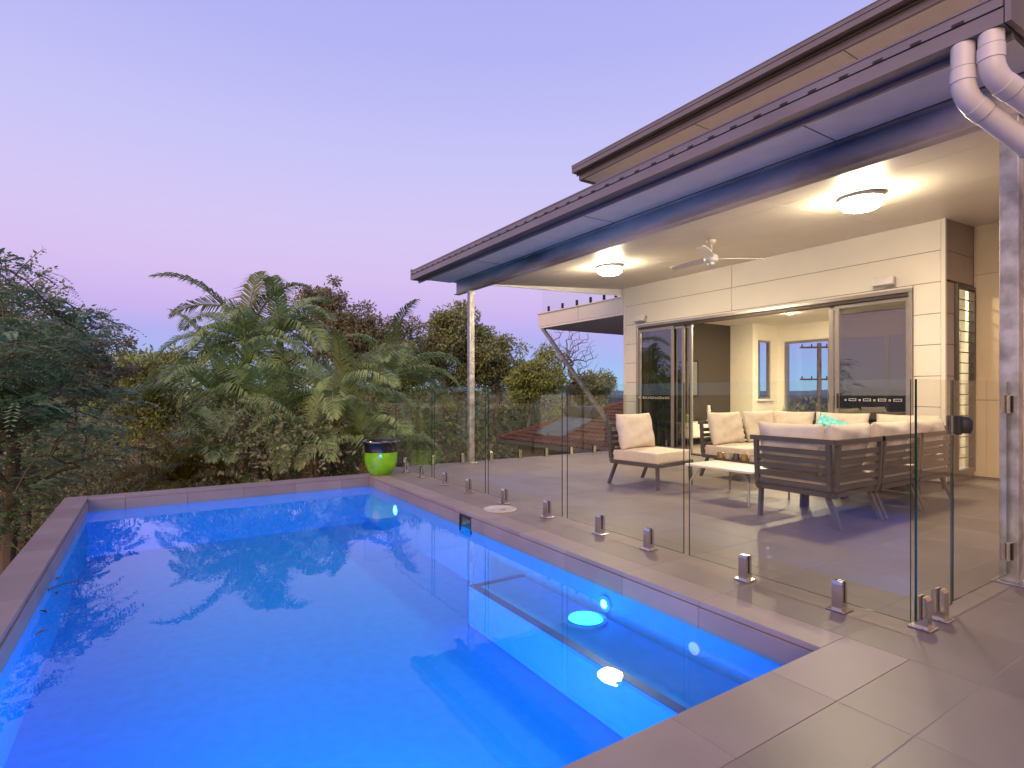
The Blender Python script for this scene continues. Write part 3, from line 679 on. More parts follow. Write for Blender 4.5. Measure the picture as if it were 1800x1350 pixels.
lt = MB(); lt.box(3.515, 3.56, GY-.03, GY-.006, .93, 1.03); lt.box(3.515, 3.56, GY+.006, GY+.03, .93, 1.03)
lo = lt.build('latch', M['rubber'], gate, .006)
MB().lathe((3.60, GY-.016, .98), [(.034, -.045), (.042, -.02), (.042, .02), (.028, .04), (.012, .045)], 16).build('latch_body', M['rubber'], lo, smooth=True)
box('strike_plate', 3.478, 3.512, GY-.014, GY-.006, .93, 1.03, M['steel'], lo)
FY, FZ2 = 8.12, 1.105
fe_ = [(2.63, 3.455), (3.495, 4.50), (4.54, 5.655), (5.695, 6.80), (6.84, 7.90)]
nm = ['low glass balustrade panel behind the lime green pot', 'glass balustrade panel just left of the far steel post', 'glass balustrade panel just right of the far steel post', 'glass balustrade panel in front of the dark solar water tank', 'glass balustrade panel behind the armless chair, nearest the house']
for (a, b), lb in zip(fe_, nm):
    t = thing('glass_balustrade_panel', ((a+b)/2, FY, 0), lb, 'glass fence', 'balustrade panels at the far deck edge')
    pane(a, b, FY, 'X', .05, FZ2, t)
    for k in (.24, .76): spigot((a+(b-a)*k, FY, 0), t, 'X')
t = thing('glass_balustrade_panel', (8.12, FY, 0), 'narrow glass balustrade infill clamped to the house corner', 'glass fence', 'balustrade panels at the far deck edge')
pane(7.94, 8.30, FY, 'X', .05, FZ2, t)
box('wall_clamp', 8.285, 8.343, FY-.02, FY+.02, 1.03, 1.075, M['steel'], t, .003)
box('wall_clamp', 8.285, 8.343, FY-.02, FY+.02, .18, .225, M['steel'], t, .003)

# ------------------------------------------------------------------ pot
pc = (2.70, 7.60, 0)
pot = thing('plant_pot', pc, 'glossy lime green pot with black rim at the pool corner', 'pot')
MB().lathe((pc[0], pc[1], .001), [(.135, 0), (.15, .012), (.195, .08), (.222, .17), (.228, .25), (.226, .315)], 48).build('body', M['lime'], pot, smooth=True)
MB().lathe((pc[0], pc[1], .0), [(.2265, .3165), (.228, .36), (.236, .41), (.262, .445), (.275, .458), (.272, .470), (.255, .472), (.236, .455), (.226, .43)], 48).build('rim', M['navy'], pot, smooth=True)
MB().lathe((pc[0], pc[1], 0), [(.222, .425), (.215, .432), (.01, .438)], 32).build('soil', M['soil'], pot, smooth=True)

# ------------------------------------------------------------------ cushions and patio furniture (built at the origin, then placed)
def pillow_mesh(w_, h_, t_, seed, n=18, pinch=.05, sag=.0, name='cushion'):
    rs = np.random.RandomState(seed); ph = rs.rand(8)*6.28
    vs, fs = [], []
    for side in (1, -1):
        for i in range(n+1):
            for j in range(n+1):
                a, b = -1+2*i/n, -1+2*j/n
                a_, b_ = math.sin(a*math.pi/2)*.35+a*.65, math.sin(b*math.pi/2)*.35+b*.65
                e = max(0, (1-abs(a_)**3.2)*(1-abs(b_)**3.2))**.48
                x = a_*w_/2*(1-pinch*(1-b_*b_)*abs(a_)**2); z = b_*h_/2*(1-pinch*(1-a_*a_)*abs(b_)**2)
                wr = .010*math.sin(a*5+b*3+ph[0])+.008*math.sin(b*9-a*4+ph[1])+.006*math.sin(a*13+b*7+ph[2])
                crease = .012*math.sin((a+b*.6)*8+ph[3])*abs(a)**2*(1-abs(b))
                y = side*(t_/2*e*(1+.10*math.sin(a*2+ph[4])*math.cos(b*2+ph[5])) + (wr+crease)*e)
                z -= sag*(1-a_*a_)*(1 if b_ > .2 else 0)*abs(b_)
                vs.append((x, y, z))
    k = (n+1)*(n+1)
    for i in range(n):
        for j in range(n):
            q = i*(n+1)+j; fs.append((q, q+n+1, q+n+2, q+1)); fs.append((k+q, k+q+1, k+q+n+2, k+q+n+1))
    me = bpy.data.meshes.new(name); me.from_pydata(vs, [], fs)
    bm = bmesh.new(); bm.from_mesh(me); bmesh.ops.remove_doubles(bm, verts=bm.verts, dist=.0015); bmesh.ops.recalc_face_normals(bm, faces=bm.faces); bm.to_mesh(me); bm.free()
    me.polygons.foreach_set('use_smooth', [True]*len(me.polygons)); return me
def seat_cushion(w_, d_, h_, z0, seed, parent, mt):
    bm = bmesh.new(); bmesh.ops.create_cube(bm, size=1)
    bmesh.ops.bevel(bm, geom=bm.edges[:], offset=.5*.07, segments=3, affect='EDGES', profile=.5)
    bmesh.ops.subdivide_edges(bm, edges=[e for e in bm.edges if e.calc_length() > .4], cuts=9, use_grid_fill=True)
    rs = np.random.RandomState(seed); p = rs.rand(4)*6
    for v in bm.verts:
        x, y, z = v.co
        if z > 0: z += .16*max(0, 1-(2*x)**2)*max(0, 1-(2*y)**2)+.02*math.sin(x*9+p[0])*math.cos(y*7+p[1])
        o = .02*math.cos(z*3)
        v.co = (x*w_*(1+o*.4), y*d_*(1+o*.4), z0+h_/2+z*h_)
    me = bpy.data.meshes.new('seat_cushion'); bm.to_mesh(me); bm.free(); me.polygons.foreach_set('use_smooth', [True]*len(me.polygons))
    return link('seat_cushion', me, parent, mt)
W_, D_ = .76, .70
def make_module(loc, rz, label, backs, seed, name='sofa_module', cat='sofa', group='modules of the patio lounge', cushions=True, front_open=True):
    """front at local -Y, back at +Y; backs: any of 'back','left','right'"""
    t = thing(name, (0, 0, 0), label, cat, group); c = M['char']; hw, hd = W_/2, D_/2
    fr_ = MB(); zr = .262; rh = .05; tw = .035
    fr_.box(-hw, hw, -hd, -hd+tw, zr, zr+rh); fr_.box(-hw, hw, hd-tw, hd, zr, zr+rh); fr_.box(-hw, -hw+tw, -hd+tw, hd-tw, zr, zr+rh); fr_.box(hw-tw, hw, -hd+tw, hd-tw, zr, zr+rh)
    fr_.box(-hw+tw, hw-tw, -.02, .02, zr+.01, zr+.04)
    fr_.build('seat_frame', c, t, .003)
    for sx in (-1, 1):
        MB().bar((sx*(hw-.03), -hd+.03, zr+.001), (sx*(hw-.03), -hd+.02, .002), .045, .028, up=(0, 1, 0)).build('leg', c, t)
        MB().bar((sx*(hw-.03), hd-.06, zr+.001), (sx*(hw-.03), hd+.05, .002), .045, .028, up=(0, 1, 0)).build('leg', c, t)
    def back(side):
        if side == 'back': F = lambda a, o, z: (a*hw, hd+o, z); half = hw
        elif side == 'left': F = lambda a, o, z: (-hw-o, a*hd, z); half = hd
        else: F = lambda a, o, z: (hw+o, -a*hd, z); half = hd
        ztop = .735
        # curved end uprights: rise from the seat rail, leaning out a little
        bf = MB()
        def lean(z): s = max(0, (z-.30)/.43); return .012+.022*s
        def pt(a, z): return Vector(F(a, lean(z), z))
        for sg in (-1, 1):
            e = 1-.02/half
            q = [pt(sg*e, z) for z in (.268, .32, .45, .6, ztop)]
            q[0] = Vector(F(sg*(e-.03), -.004, .268))
            for p0, p1 in zip(q[:-1], q[1:]): bf.bar(p0, p1, .036, .036, up=(Vector(F(1, 0, 0))-Vector(F(-1, 0, 0))).normalized())
        bf.bar(pt(-1-.035/half, ztop), pt(1+.035/half, ztop), .036, .042)
        bo = bf.build('back_frame', c, t)
        for k in range(5):
            z = .345+k*.073; MB().bar(pt(-1+.04/half, z), pt(1-.04/half, z), .014, .046).build('slat', c, bo)
    for b in backs: back(b)
    seat_cushion(W_-.03, D_-.05, .125, .308, seed, t, M['fabric'])
    k = 0
    if cushions:
        for b in backs:
            me = pillow_mesh(.70 if b == 'back' else .62, .46, .20, seed*7+k); o = link('back_cushion', me, t, M['fabric']); k += 1
            if b == 'back': o.location = (0, hd-.10, .655); o.rotation_euler = (R_(-12), 0, R_(random.uniform(-3, 3)))
            if b == 'left': o.location = (-hw+.10, -.06, .655); o.rotation_euler = (R_(-12), 0, R_(90+random.uniform(-3, 3)))
            if b == 'right': o.location = (hw-.10, -.06, .655); o.rotation_euler = (R_(-12), 0, R_(-90+random.uniform(-3, 3)))
    t.location = loc; t.rotation_euler = (0, 0, rz)
    return t
random.seed(11)
make_module((5.27, 4.93, 0), R_(8), 'armless beige chair standing alone beside the coffee table', ['back'], 3, 'armless_chair', 'chair', 'modules of the patio lounge')
N0 = 2.80
make_module((5.14, N0, 0), R_(180), 'sofa corner module nearest the pool, charcoal slats on two sides', ['back', 'right'], 5)
make_module((5.92, N0, 0), R_(180), 'sofa module in the middle of the near row, back to the pool gate', ['back'], 7)
make_module((6.70, N0, 0), R_(180), 'sofa module at the house end of the near row', ['back'], 9)
make_module((6.72, 4.66, 0), 0, 'sofa module at the left end of the far row', ['back'], 13)
make_module((7.52, 4.66, 0), 0, 'sofa corner module in front of the open doorway', ['back', 'right'], 15)
make_module((7.55, 3.92, 0), R_(-90), 'sofa module backing onto the glass door, next to the far corner', ['back'], 17)
make_module((7.55, 3.14, 0), R_(-90), 'sofa module backing onto the wall by the speaker', ['back'], 19)
pil = link('throw_pillow', pillow_mesh(.54, .46, .16, 77), None, M['teal']); pil.location = (7.08, 3.62, .60); pil.rotation_euler = (R_(-22), R_(20), R_(-75))
tag(pil, 'teal and white patterned throw pillow on the beige sofa', 'pillow')
# coffee table
ct = thing('coffee_table', (5.37, 3.77, 0), 'low white coffee table on thin bent legs', 'table')
q = MB(); q.box(4.99, 5.75, 3.36, 4.18, .335, .36); q.build('table_top', M['white'], ct, .008, smooth=True, seg=2)
for sx, sy_ in ((-1, -1), (-1, 1), (1, -1), (1, 1)):
    x, y = 5.37+sx*.25, 3.77+sy_*.26
    MB().tube([(x, y, .334), (x+sx*.05, y+sy_*.05, .27), (x+sx*.10, y+sy_*.10, .17), (x+sx*.105, y+sy_*.105, .002)], .012, 10).build('leg', M['alu'], ct, smooth=True)
tr = thing('candle_tray', (5.60, 3.96, .361), 'narrow dark wooden tray under five votive glasses', 'tray')
q = MB(); q.box(5.545, 5.655, 3.70, 4.22, .3615, .371); q.box(5.545, 5.552, 3.70, 4.22, .3712, .384); q.box(5.648, 5.655, 3.70, 4.22, .3712, .384); q.build('tray_base', mat('dark_wood', (.06, .04, .03), .5, var=.3, vscale=20), tr)
vc = [(.30, .17, .06), (.32, .28, .22), (.05, .04, .035), (.30, .16, .05), (.36, .32, .26)]
vn = ['amber votive glass at the far end of the tray', 'pale votive glass second from the far end of the tray', 'dark votive glass in the middle of the tray', 'amber votive glass second from the near end of the tray', 'pale votive glass at the near end of the tray']
for k in range(5):
    y = 4.17-k*.105; vm = mat('votive_%d' % k, vc[k], .15, var=.15, spec=.7)
    v_ = MB().lathe((5.60, y, .3715), [(.030, 0), (.036, .006), (.038, .078), (.034, .079), (.032, .02), (.002, .018)], 20).build('votive_glass', vm, smooth=True)
    tag(v_, vn[k], 'candle glass', 'votive glasses on the tray')

# ------------------------------------------------------------------ living room furniture
tv = thing('sideboard', (10.0, 8.15, 0), 'long white sideboard with drawers against the dark wall', 'sideboard')
q = MB(); q.box(9.25, 10.72, 7.94, 8.36, .17, .50); q.build('carcass', M['white'], tv, .006)
for k in range(3):
    a = 9.27+k*.482; d = MB().box(a, a+.47, 7.922, 7.938, .20, .475).build('drawer', M['white'], tv, .003); box('handle', a+.15, a+.32, 7.908, 7.921, .40, .414, M['alu'], d)
for x in (9.4, 10.57):
    for y in (8.0, 8.3): box('leg', x-.02, x+.02, y-.02, y+.02, .005, .169, M['alu'], tv)
pf = thing('framed_picture', (9.95, 8.39, 1.05), 'large picture in a thin black frame on the dark wall', 'picture')
q = MB(); a, b, c, d = 9.50, 10.46, 1.06, 1.88
for (e, f, g2, h2) in ((a, b, c, c+.035), (a, b, d-.035, d), (a, a+.035, c+.035, d-.035), (b-.035, b, c+.035, d-.035)): q.box(e, f, 8.365, 8.398, g2, h2)
q.build('frame', M['dark'], pf)
box('print', a+.035, b-.035, 8.380, 8.390, c+.035, d-.035, mat('print_paper', (.30, .27, .21), .3, var=.2, vscale=5), pf)
box('frame_glass', a+.035, b-.035, 8.370, 8.373, c+.035, d-.035, M['winglass'], pf)
cnd = thing('candle_holder', (10.46, 8.1, .501), 'white pillar candle holder on the sideboard', 'candle')
MB().lathe((10.46, 8.1, .501), [(.055, 0), (.055, .015), (.025, .05), (.03, .2), (.05, .24), (.05, .26)], 20).build('stem', M['white'], cnd, smooth=True)
MB().lathe((10.46, 8.1, .762), [(.038, 0), (.038, .10), (.004, .105)], 16).build('candle', M['clad'], cnd, smooth=True)
tag(MB().lathe((10.62, 8.02, .501), [(.06, 0), (.13, .05), (.17, .11), (.165, .11), (.12, .055), (.01, .02)], 28).build('bowl', M['dark'], smooth=True), 'wide black bowl at the end of the sideboard', 'bowl')
tag(MB().lathe((9.65, 8.05, .501), [(.06, 0), (.10, .05), (.11, .11), (.085, .17), (.03, .185), (.01, .17)], 24).build('apple_ornament', mat('pale_green_glaze', (.35, .5, .12), .2), smooth=True), 'pale green apple ornament on the sideboard', 'ornament')
pp = thing('potted_plant', (11.55, 6.95, 0), 'spiky green potted plant inside by the rear glass door', 'plant')
MB().lathe((11.55, 6.95, .006), [(.14, 0), (.19, .3), (.20, .42), (.17, .42), (.15, .36), (.01, .36)], 24).build('pot', M['white'], pp, smooth=True)
rs = random.Random(5); q = MB()
for k in range(46):
    a = rs.uniform(0, 6.28); el = rs.uniform(.15, 1.45); ln = rs.uniform(.35, .55); b = Vector((11.55, 6.95, .40)); d = Vector((math.cos(a)*math.cos(el), math.sin(a)*math.cos(el), math.sin(el))); s = Vector((-math.sin(a), math.cos(a), 0))*.014
    mid = b+d*ln*.55; tip = b+d*ln+Vector((0, 0, -.10*math.cos(el)))
    q.add([b-s*.6, b+s*.6, mid+s, tip, mid-s], [(0, 1, 2, 4), (4, 2, 3)])
q.build('leaves', M['frondl'], pp)

# ------------------------------------------------------------------ neighbour's house
nb_ = thing('neighbour_house', (17, 18, gz(17, 18)), 'low neighbouring house with terracotta tiled hip roof', 'house')
ex0, ey1_, ez_ = 13.35, 21.75, -.94; wid, ln_ = 9.0, 12.0; pit = .40
gz0 = gz(17, 18)
MB().box(ex0+.6, ex0+wid-.6, ey1_-ln_+.6, ey1_-.6, gz0-.5, ez_+.02).build('wall', M['brick'], nb_)
A = Vector((ex0, ey1_, ez_)); B = Vector((ex0+wid, ey1_, ez_)); C = Vector((ex0+wid, ey1_-ln_, ez_)); D = Vector((ex0, ey1_-ln_, ez_))
hw = wid/2; E = Vector((ex0+hw, ey1_-hw, ez_+pit*hw)); F = Vector((ex0+hw, ey1_-ln_+hw, ez_+pit*hw))
roof = MB().add([A, B, C, D, E, F], [(0, 3, 5, 4), (1, 0, 4), (2, 1, 4, 5), (3, 2, 5)]).build('roof', M['terracotta'], nb_)
# courses of tiles stepped down the two slopes in view, each course a strip of real thickness
def courses(P, Q, Rr, S, n, cols):
    # P-Q eave, S-R ridge side ; quads with wavy front edge
    m = MB(); nrm = (Q-P).cross(S-P).normalized()
    if nrm.z < 0: nrm = -nrm
    for i in range(n):
        t0, t1 = i/n, (i+1.12)/n
        for k in range(cols):
            a0, a1 = k/cols, (k+.94)/cols
            def pt(a, t): t = min(t, 1); return (P*(1-t)+S*t)*(1-a)+(Q*(1-t)+Rr*t)*a
            h = nrm*(.045+.012*math.sin(k*12.9+i*7.7)); l_ = nrm*.012
            p = [pt(a0, t0), pt(a1, t0), pt(a1, t1), pt(a0, t1)]
            m.add([p[0]+h*.3, p[1]+h*.3, p[0]+h, p[1]+h, p[2]+l_, p[3]+l_, (p[0]+p[1])/2+h*1.9, (p[2]+p[3])/2+l_*2], [(0, 1, 6), (0, 6, 2), (1, 3, 6), (2, 6, 7, 5), (6, 3, 4, 7)])
    return m
rt = courses(D, A, E, F, 15, 38).build('roof_tiles', M['terracotta'], nb_); tag(rt, kind='stuff')
rt = courses(A, B, E, E, 15, 26).build('roof_tiles', M['terracotta'], nb_); tag(rt, kind='stuff')
rc = MB(); rc.tube([A+Vector((0, 0, .05)), E+Vector((0, 0, .07))], .10, 8); rc.tube([E+Vector((0, 0, .07)), F+Vector((0, 0, .07))], .10, 8); rc.tube([D+Vector((0, 0, .05)), F+Vector((0, 0, .07))], .10, 8); rc.build('ridge_capping', M['terracotta'], nb_)
gg = MB(); gg.box(ex0-.12, ex0, ey1_-ln_, ey1_+.12, ez_-.16, ez_-.01); gg.box(ex0+.001, ex0+wid, ey1_+.001, ey1_+.12, ez_-.16, ez_-.01); gg.build('gutter', M['gutter'], nb_)
# solar water heater lying on the roof slope
def rp(y, s, h): return Vector((ex0+s, y, ez_+pit*s+h))
sh = thing('solar_water_heater', rp(18.6, 1.6, 0), 'solar water heater with dark tank and two pale panels on the tiled roof', 'water heater')
tk = MB(); cy_, cs_ = 18.75, 2.35
tk.tube([rp(cy_-.95, cs_, .30), rp(cy_-.93, cs_, .30), rp(cy_+.93, cs_, .30), rp(cy_+.95, cs_, .30)], [.2, .27, .27, .2], 24)
tk.build('tank', M['tank'], sh, smooth=True)
for yy in (cy_-.02, cy_+.98-.0):
    a0, a1 = yy-.95, yy-.03
    MB().hexa([rp(a0, .55, .09), rp(a1, .55, .09), rp(a1, 2.1, .09), rp(a0, 2.1, .09)], [rp(a0, .55, .17), rp(a1, .55, .17), rp(a1, 2.1, .17), rp(a0, 2.1, .17)]).build('collector_panel', M['collector'], sh)

# ------------------------------------------------------------------ power pole beyond the house
pb = at_d(1440, 690, 40); gzp = gz(pb.x, pb.y)
pole = thing('power_pole', (pb.x, pb.y, gzp), 'timber power pole with crossarms seen through the rear glass door', 'pole')
MB().tube([(pb.x, pb.y, gzp-.3), (pb.x, pb.y, 4.7)], [.19, .14], 12).build('pole_shaft', M['palebark'], pole, smooth=True)
for z in (4.4, 2.1):
    ca = MB().bar((pb.x-.9, pb.y+.9, z), (pb.x+.9, pb.y-.9, z), .12, .12).build('crossarm', M['bark'], pole)
    for k in (-.8, -.35, .35, .8): MB().tube([(pb.x+k, pb.y-k, z+.06), (pb.x+k, pb.y-k, z+.24)], [.05, .035], 8).build('insulator', M['dark'], ca)

# ------------------------------------------------------------------ vegetation
def leaf_cloud(rs, centers, per, rad, ls, lw, flat=.7, droop=.3, name='foliage', mt=None, parent=None, tri=False):
    """diamond leaves scattered round every centre (numpy, one mesh)"""
    C_ = np.repeat(np.asarray(centers), per, axis=0); n = len(C_)
    rr = np.repeat(np.asarray(rad), per) if hasattr(rad, '__len__') else np.full(n, rad)
    d = rs.normal(size=(n, 3)); d /= np.linalg.norm(d, axis=1)[:, None]
    p = C_+d*(rs.rand(n)**.45*rr)[:, None]*np.array([1, 1, flat])
    ax = d*.8+rs.normal(size=(n, 3))*.7; ax[:, 2] -= droop; ax /= np.linalg.norm(ax, axis=1)[:, None]
    up = rs.normal(size=(n, 3)); up[:, 2] += 1.2
    sd_ = np.cross(ax, up); sd_ /= np.linalg.norm(sd_, axis=1)[:, None]+1e-9
    l_ = (ls*(.6+.8*rs.rand(n)))[:, None]; w2 = (lw*(.6+.8*rs.rand(n)))[:, None]
    v = np.empty((n, 4, 3)); v[:, 0] = p; v[:, 1] = p+ax*l_*.45+sd_*w2; v[:, 2] = p+ax*l_; v[:, 3] = p+ax*l_*.45-sd_*w2
    return quads(name, v, mt, parent)
def quads(name, v, mt, parent):
    n = len(v); off = np.array(wloc(parent)) if parent is not None else np.zeros(3)
    co = (v-off).reshape(-1, 3).astype(np.float32)
    me = bpy.data.meshes.new(name); me.vertices.add(n*4); me.vertices.foreach_set('co', co.ravel())
    me.loops.add(n*4); me.loops.foreach_set('vertex_index', np.arange(n*4, dtype=np.int32))
    me.polygons.add(n); me.polygons.foreach_set('loop_start', np.arange(0, n*4, 4, dtype=np.int32))
    me.update(calc_edges=True); me.validate()
    return link(name, me, parent, mt)
def sprays(rs, centers, per, rad, ln, pairs, ll, lwid, flat, mt, parent, name='foliage', out=None, droop=.5):
    """feathery compound leaves: a spine with small leaflets in two rows, hanging outward"""
    C_ = np.repeat(np.asarray(centers), per, axis=0); n = len(C_)
    d = rs.normal(size=(n, 3)); d[:, 2] = np.abs(d[:, 2])*.6; d /= np.linalg.norm(d, axis=1)[:, None]
    p = C_+d*(rs.rand(n)**.4*rad)[:, None]*np.array([1, 1, flat])
    ax = d*1.0+rs.normal(size=(n, 3))*.35; ax[:, 2] *= .5; ax /= np.linalg.norm(ax, axis=1)[:, None]
    sd_ = np.cross(ax, np.array([0, 0, 1.])+rs.normal(size=(n, 3))*.25); sd_ /= np.linalg.norm(sd_, axis=1)[:, None]+1e-9
    L_ = ln*(.6+.7*rs.rand(n)); vs = []
    for k in range(pairs):
        t = (k+.6)/pairs; dz = np.array([0, 0, -1.])*(droop*t*t*L_)[:, None]
        q = p+ax*(t*L_)[:, None]+dz; prof = math.sin(math.pi*(.15+.8*t))
        for sg in (-1, 1):
            tip = q+sd_*(sg*ll*prof)+ax*(ll*.45*prof)+np.array([0, 0, -1.])*(ll*.25*rs.rand(n))[:, None]
            mid = (q+tip)/2; wv = ax*(lwid)
            vs.append(np.stack([q, mid+wv, tip, mid-wv], axis=1))
    return quads(name, np.concatenate(vs), mt, parent)
def skeleton(rs, base, fork, centers, r0, parent, mt, name='trunk', jit=.12, minr=.008):
    """trunk from base to fork, then every centre is reached from the nearest node; radii by the pipe model"""
    nodes = [np.array(base)]; par = [-1]
    b, f = np.array(base), np.array(fork); k = 7
    for i in range(1, k+1):
        t = i/k; nodes.append(b*(1-t)+f*t+rs.normal(size=3)*jit*.6*np.array([1, 1, .2])*(0 if i == k else 1)); par.append(len(nodes)-2)
    first = k-2
    order = np.argsort(np.linalg.norm(np.asarray(centers)-f, axis=1))
    for ci in order:
        c = np.asarray(centers[ci]); arr = np.array(nodes[first:])
        dist = np.linalg.norm(arr-c, axis=1)+.9*np.maximum(0, arr[:, 2]-c[2]); j = first+int(np.argmin(dist))
        p = nodes[j]; ln = np.linalg.norm(c-p); st = max(2, min(5, int(ln/.5)+1)); prev = j
        for s in range(1, st+1):
            t = s/st; q = p*(1-t)+c*t; q = q+np.array([0, 0, .10*ln*math.sin(math.pi*t)])+rs.normal(size=3)*jit*.5*ln*(0 if s == st else .5)
            nodes.append(q); par.append(prev); prev = len(nodes)-1
    cnt = np.zeros(len(nodes)); ch = [[] for _ in nodes]
    for i, p in enumerate(par):
        if p >= 0: ch[p].append(i)
    for i in range(len(nodes)-1, -1, -1): cnt[i] = 1+sum(cnt[c] for c in ch[i]) if ch[i] else 1
    rad = r0*(cnt/cnt[0])**.48; rad = np.maximum(rad, minr)
    m = MB(); used = set()
    def chain(i, start):
        pts = [start] if start is not None else []; cur = i
        while True:
            pts.append(cur)
            if not ch[cur]: break
            nx = max(ch[cur], key=lambda c: cnt[c])
            for c in ch[cur]:
                if c != nx: todo.append((c, cur))
            cur = nx
        return pts
    todo = [(0, None)]
    while todo:
        i, s = todo.pop(); pts = chain(i, s)
        rr = [rad[p] for p in pts]
        if s is not None: rr[0] = rad[pts[1]]
        if len(pts) > 1: m.tube([nodes[p] for p in pts], rr, 7 if rr[0] > .05 else 4, caps=False)
    return m.build(name, mt, parent, smooth=True)
def clumps(rs, c, ext, n, shell=.55, lobes=None):
    out = []
    while len(out) < n:
        d = rs.normal(size=3); d /= np.linalg.norm(d); r = shell+(1-shell)*rs.rand() if rs.rand() < .72 else rs.rand()*shell
        p = np.array(c)+d*r*np.array(ext)
        if lobes is not None:
            k = lobes[rs.randint(len(lobes))]; p = np.array(c)+(np.array(k[:3])+d*r*k[3])*np.array(ext)
        out.append(p)
    return out
def tree(name, label, u, v, d, hx, hy, seed, leafm, barkm, nclump, per, crad, ls, lw, cat='tree', group=None, r0=.16, flat=.75, lobes=None, feather=False, extra=None, depth=None, forkf=.35, basedx=0):
    rs = np.random.RandomState(seed); c = at_d(u, v, d); ex = hx/F_PX*d; ez = hy/F_PX*d
    bx_, by_ = c.x+basedx, c.y; bz = gz(bx_, by_)
    t = thing(name, (bx_, by_, bz), label, cat, group)
    if not feather:      # puffs of foliage at the ends of the limbs, with gaps between them
        lobes = []
        for _ in range(17):
            q = rs.normal(size=3); q /= np.linalg.norm(q); lobes.append((*(q*rs.uniform(.35, .92)), rs.uniform(.26, .55)))
        r0 *= .6; nclump = int(nclump*1.9); crad = crad*rs.uniform(.45, 1.05, nclump); per = int(per*1.15); ls *= .72; lw *= .72
    cc = clumps(rs, c, (ex, depth or ex*.9, ez), nclump, lobes=lobes)
    if extra: cc_b = cc+[np.array(at_d(a, b, d+rs.uniform(-.3, .3))) for a, b in extra]
    else: cc_b = cc
    fork = (c.x+rs.uniform(-.1, .1)*ex, c.y, min(c.z-ez*forkf, c.z-.3))
    skeleton(rs, (bx_, by_, bz-.2), fork, cc_b, r0, t, barkm)
    if feather: sprays(rs, cc, per, crad, ls, 9, lw, .017, flat, leafm, t, 'crown')
    else: leaf_cloud(rs, cc, per, crad, ls, lw, flat, mt=leafm, parent=t, name='crown')
    if extra: leaf_cloud(rs, cc_b[len(cc):], 9, .09, .12, .03, 1, mt=leafm, parent=t, name='twig_leaves')
    return t
G1 = 'trees around the garden'
tree('feathery_tree', 'big dark feathery-leaved tree filling the left edge beyond the pool', 8, 712, 8.2, 168, 250, 1, M['leaf_feather'], M['bark'], 200, 15, .34, .34, .085, group=G1, r0=.10, feather=True, flat=.6, depth=1.9)
tree('twiggy_tree', 'olive tree with bare upright twigs at the top left', 40, 590, 10.5, 120, 95, 2, M['leaf_gum'], M['bark'], 70, 110, .34, .10, .022, group=G1, r0=.13)
tt = bpy.data.objects['twiggy_tree']; rs = np.random.RandomState(71); tl_c = []
for (a, b, c_, d_) in ((15, 500, 76, 438), (22, 520, 92, 474), (12, 500, 60, 464), (0, 500, 10, 446), (30, 545, 108, 502), (35, 550, 98, 521), (40, 560, 112, 514), (30, 530, 72, 490), (50, 575, 88, 536), (85, 585, 155, 541), (90, 592, 135, 566), (20, 530, 84, 497)):
    p, q = at_d(a, b, 10.3), at_d(c_, d_, 10.3+rs.uniform(-.4, .4)); mid = (p+q)/2+Vector((-.05, 0, .06))
    pts = [p*(1-t)**2+mid*2*t*(1-t)+q*t*t for t in np.linspace(0, 1, 7)]
    tb = MB(); tb.tube(pts, list(np.linspace(.011, .004, 7)), 5)
    for t in (.45, .65, .8):
        k = pts[int(t*6)]; e = k+Vector(rs.normal(size=3)*.08)+Vector((.06, 0, .08)); tb.tube([k, e], [.005, .003], 4)
        if rs.rand() < .5: tl_c.append(e)
    tb.build('twig', M['bark'], tt); tl_c.append(q); tl_c.append(pts[5])
leaf_cloud(rs, [tuple(v) for v in tl_c], 8, .06, .085, .02, 1, mt=M['leaf_gum'], parent=tt, name='twig_leaves')
tree('small_gum_tree', 'brownish thin-leaved tree between the feathery tree and the sky gap', 128, 632, 15, 84, 76, 3, M['leaf_brown'], M['bark'], 44, 130, .42, .16, .035, group=G1, r0=.12)
tree('olive_gum_tree', 'olive green spreading tree just left of the tall palms', 245, 690, 19, 95, 84, 4, M['leaf_olive'], M['bark'], 60, 150, .55, .20, .045, group=G1, r0=.2)
tree('tall_gum_tree', 'tall airy brown gum tree behind the tall palms', 562, 572, 24, 98, 100, 55, M['leaf_brown'], M['palebark'], 70, 105, .62, .22, .05, group=G1, r0=.24)
tree('tall_gum_tree', 'gum tree with open crown just right of the tall palms', 655, 612, 25, 72, 78, 56, M['leaf_brown'], M['palebark'], 46, 125, .62, .22, .05, group=G1, r0=.2)
tree('broad_gum_tree', 'broad olive gum tree just left of the far steel post', 785, 618, 28, 80, 72, 7, M['leaf_gum'], M['palebark'], 62, 150, .66, .24, .055, group=G1, r0=.26)
tree('broad_gum_tree', 'olive gum tree just right of the far steel post', 872, 636, 29, 72, 60, 8, M['leaf_gum'], M['palebark'], 50, 150, .66, .24, .055, group=G1, r0=.22)
tree('broad_gum_tree', 'smaller olive gum tree in front of the bare tree', 935, 662, 27, 62, 46, 9, M['leaf_olive'], M['palebark'], 40, 140, .6, .24, .055, group=G1, r0=.18)
tree('round_gum_tree', 'rounded gum tree behind the diagonal balcony brace', 1035, 684, 34, 50, 34, 10, M['leaf_gum'], M['bark'], 34, 150, .66, .26, .06, group=G1, r0=.2)
tree('low_gum_tree', 'low olive tree filling the gap above the small palms', 705, 655, 23, 62, 46, 11, M['leaf_olive'], M['bark'], 40, 140, .55, .22, .05, group=G1, r0=.16)
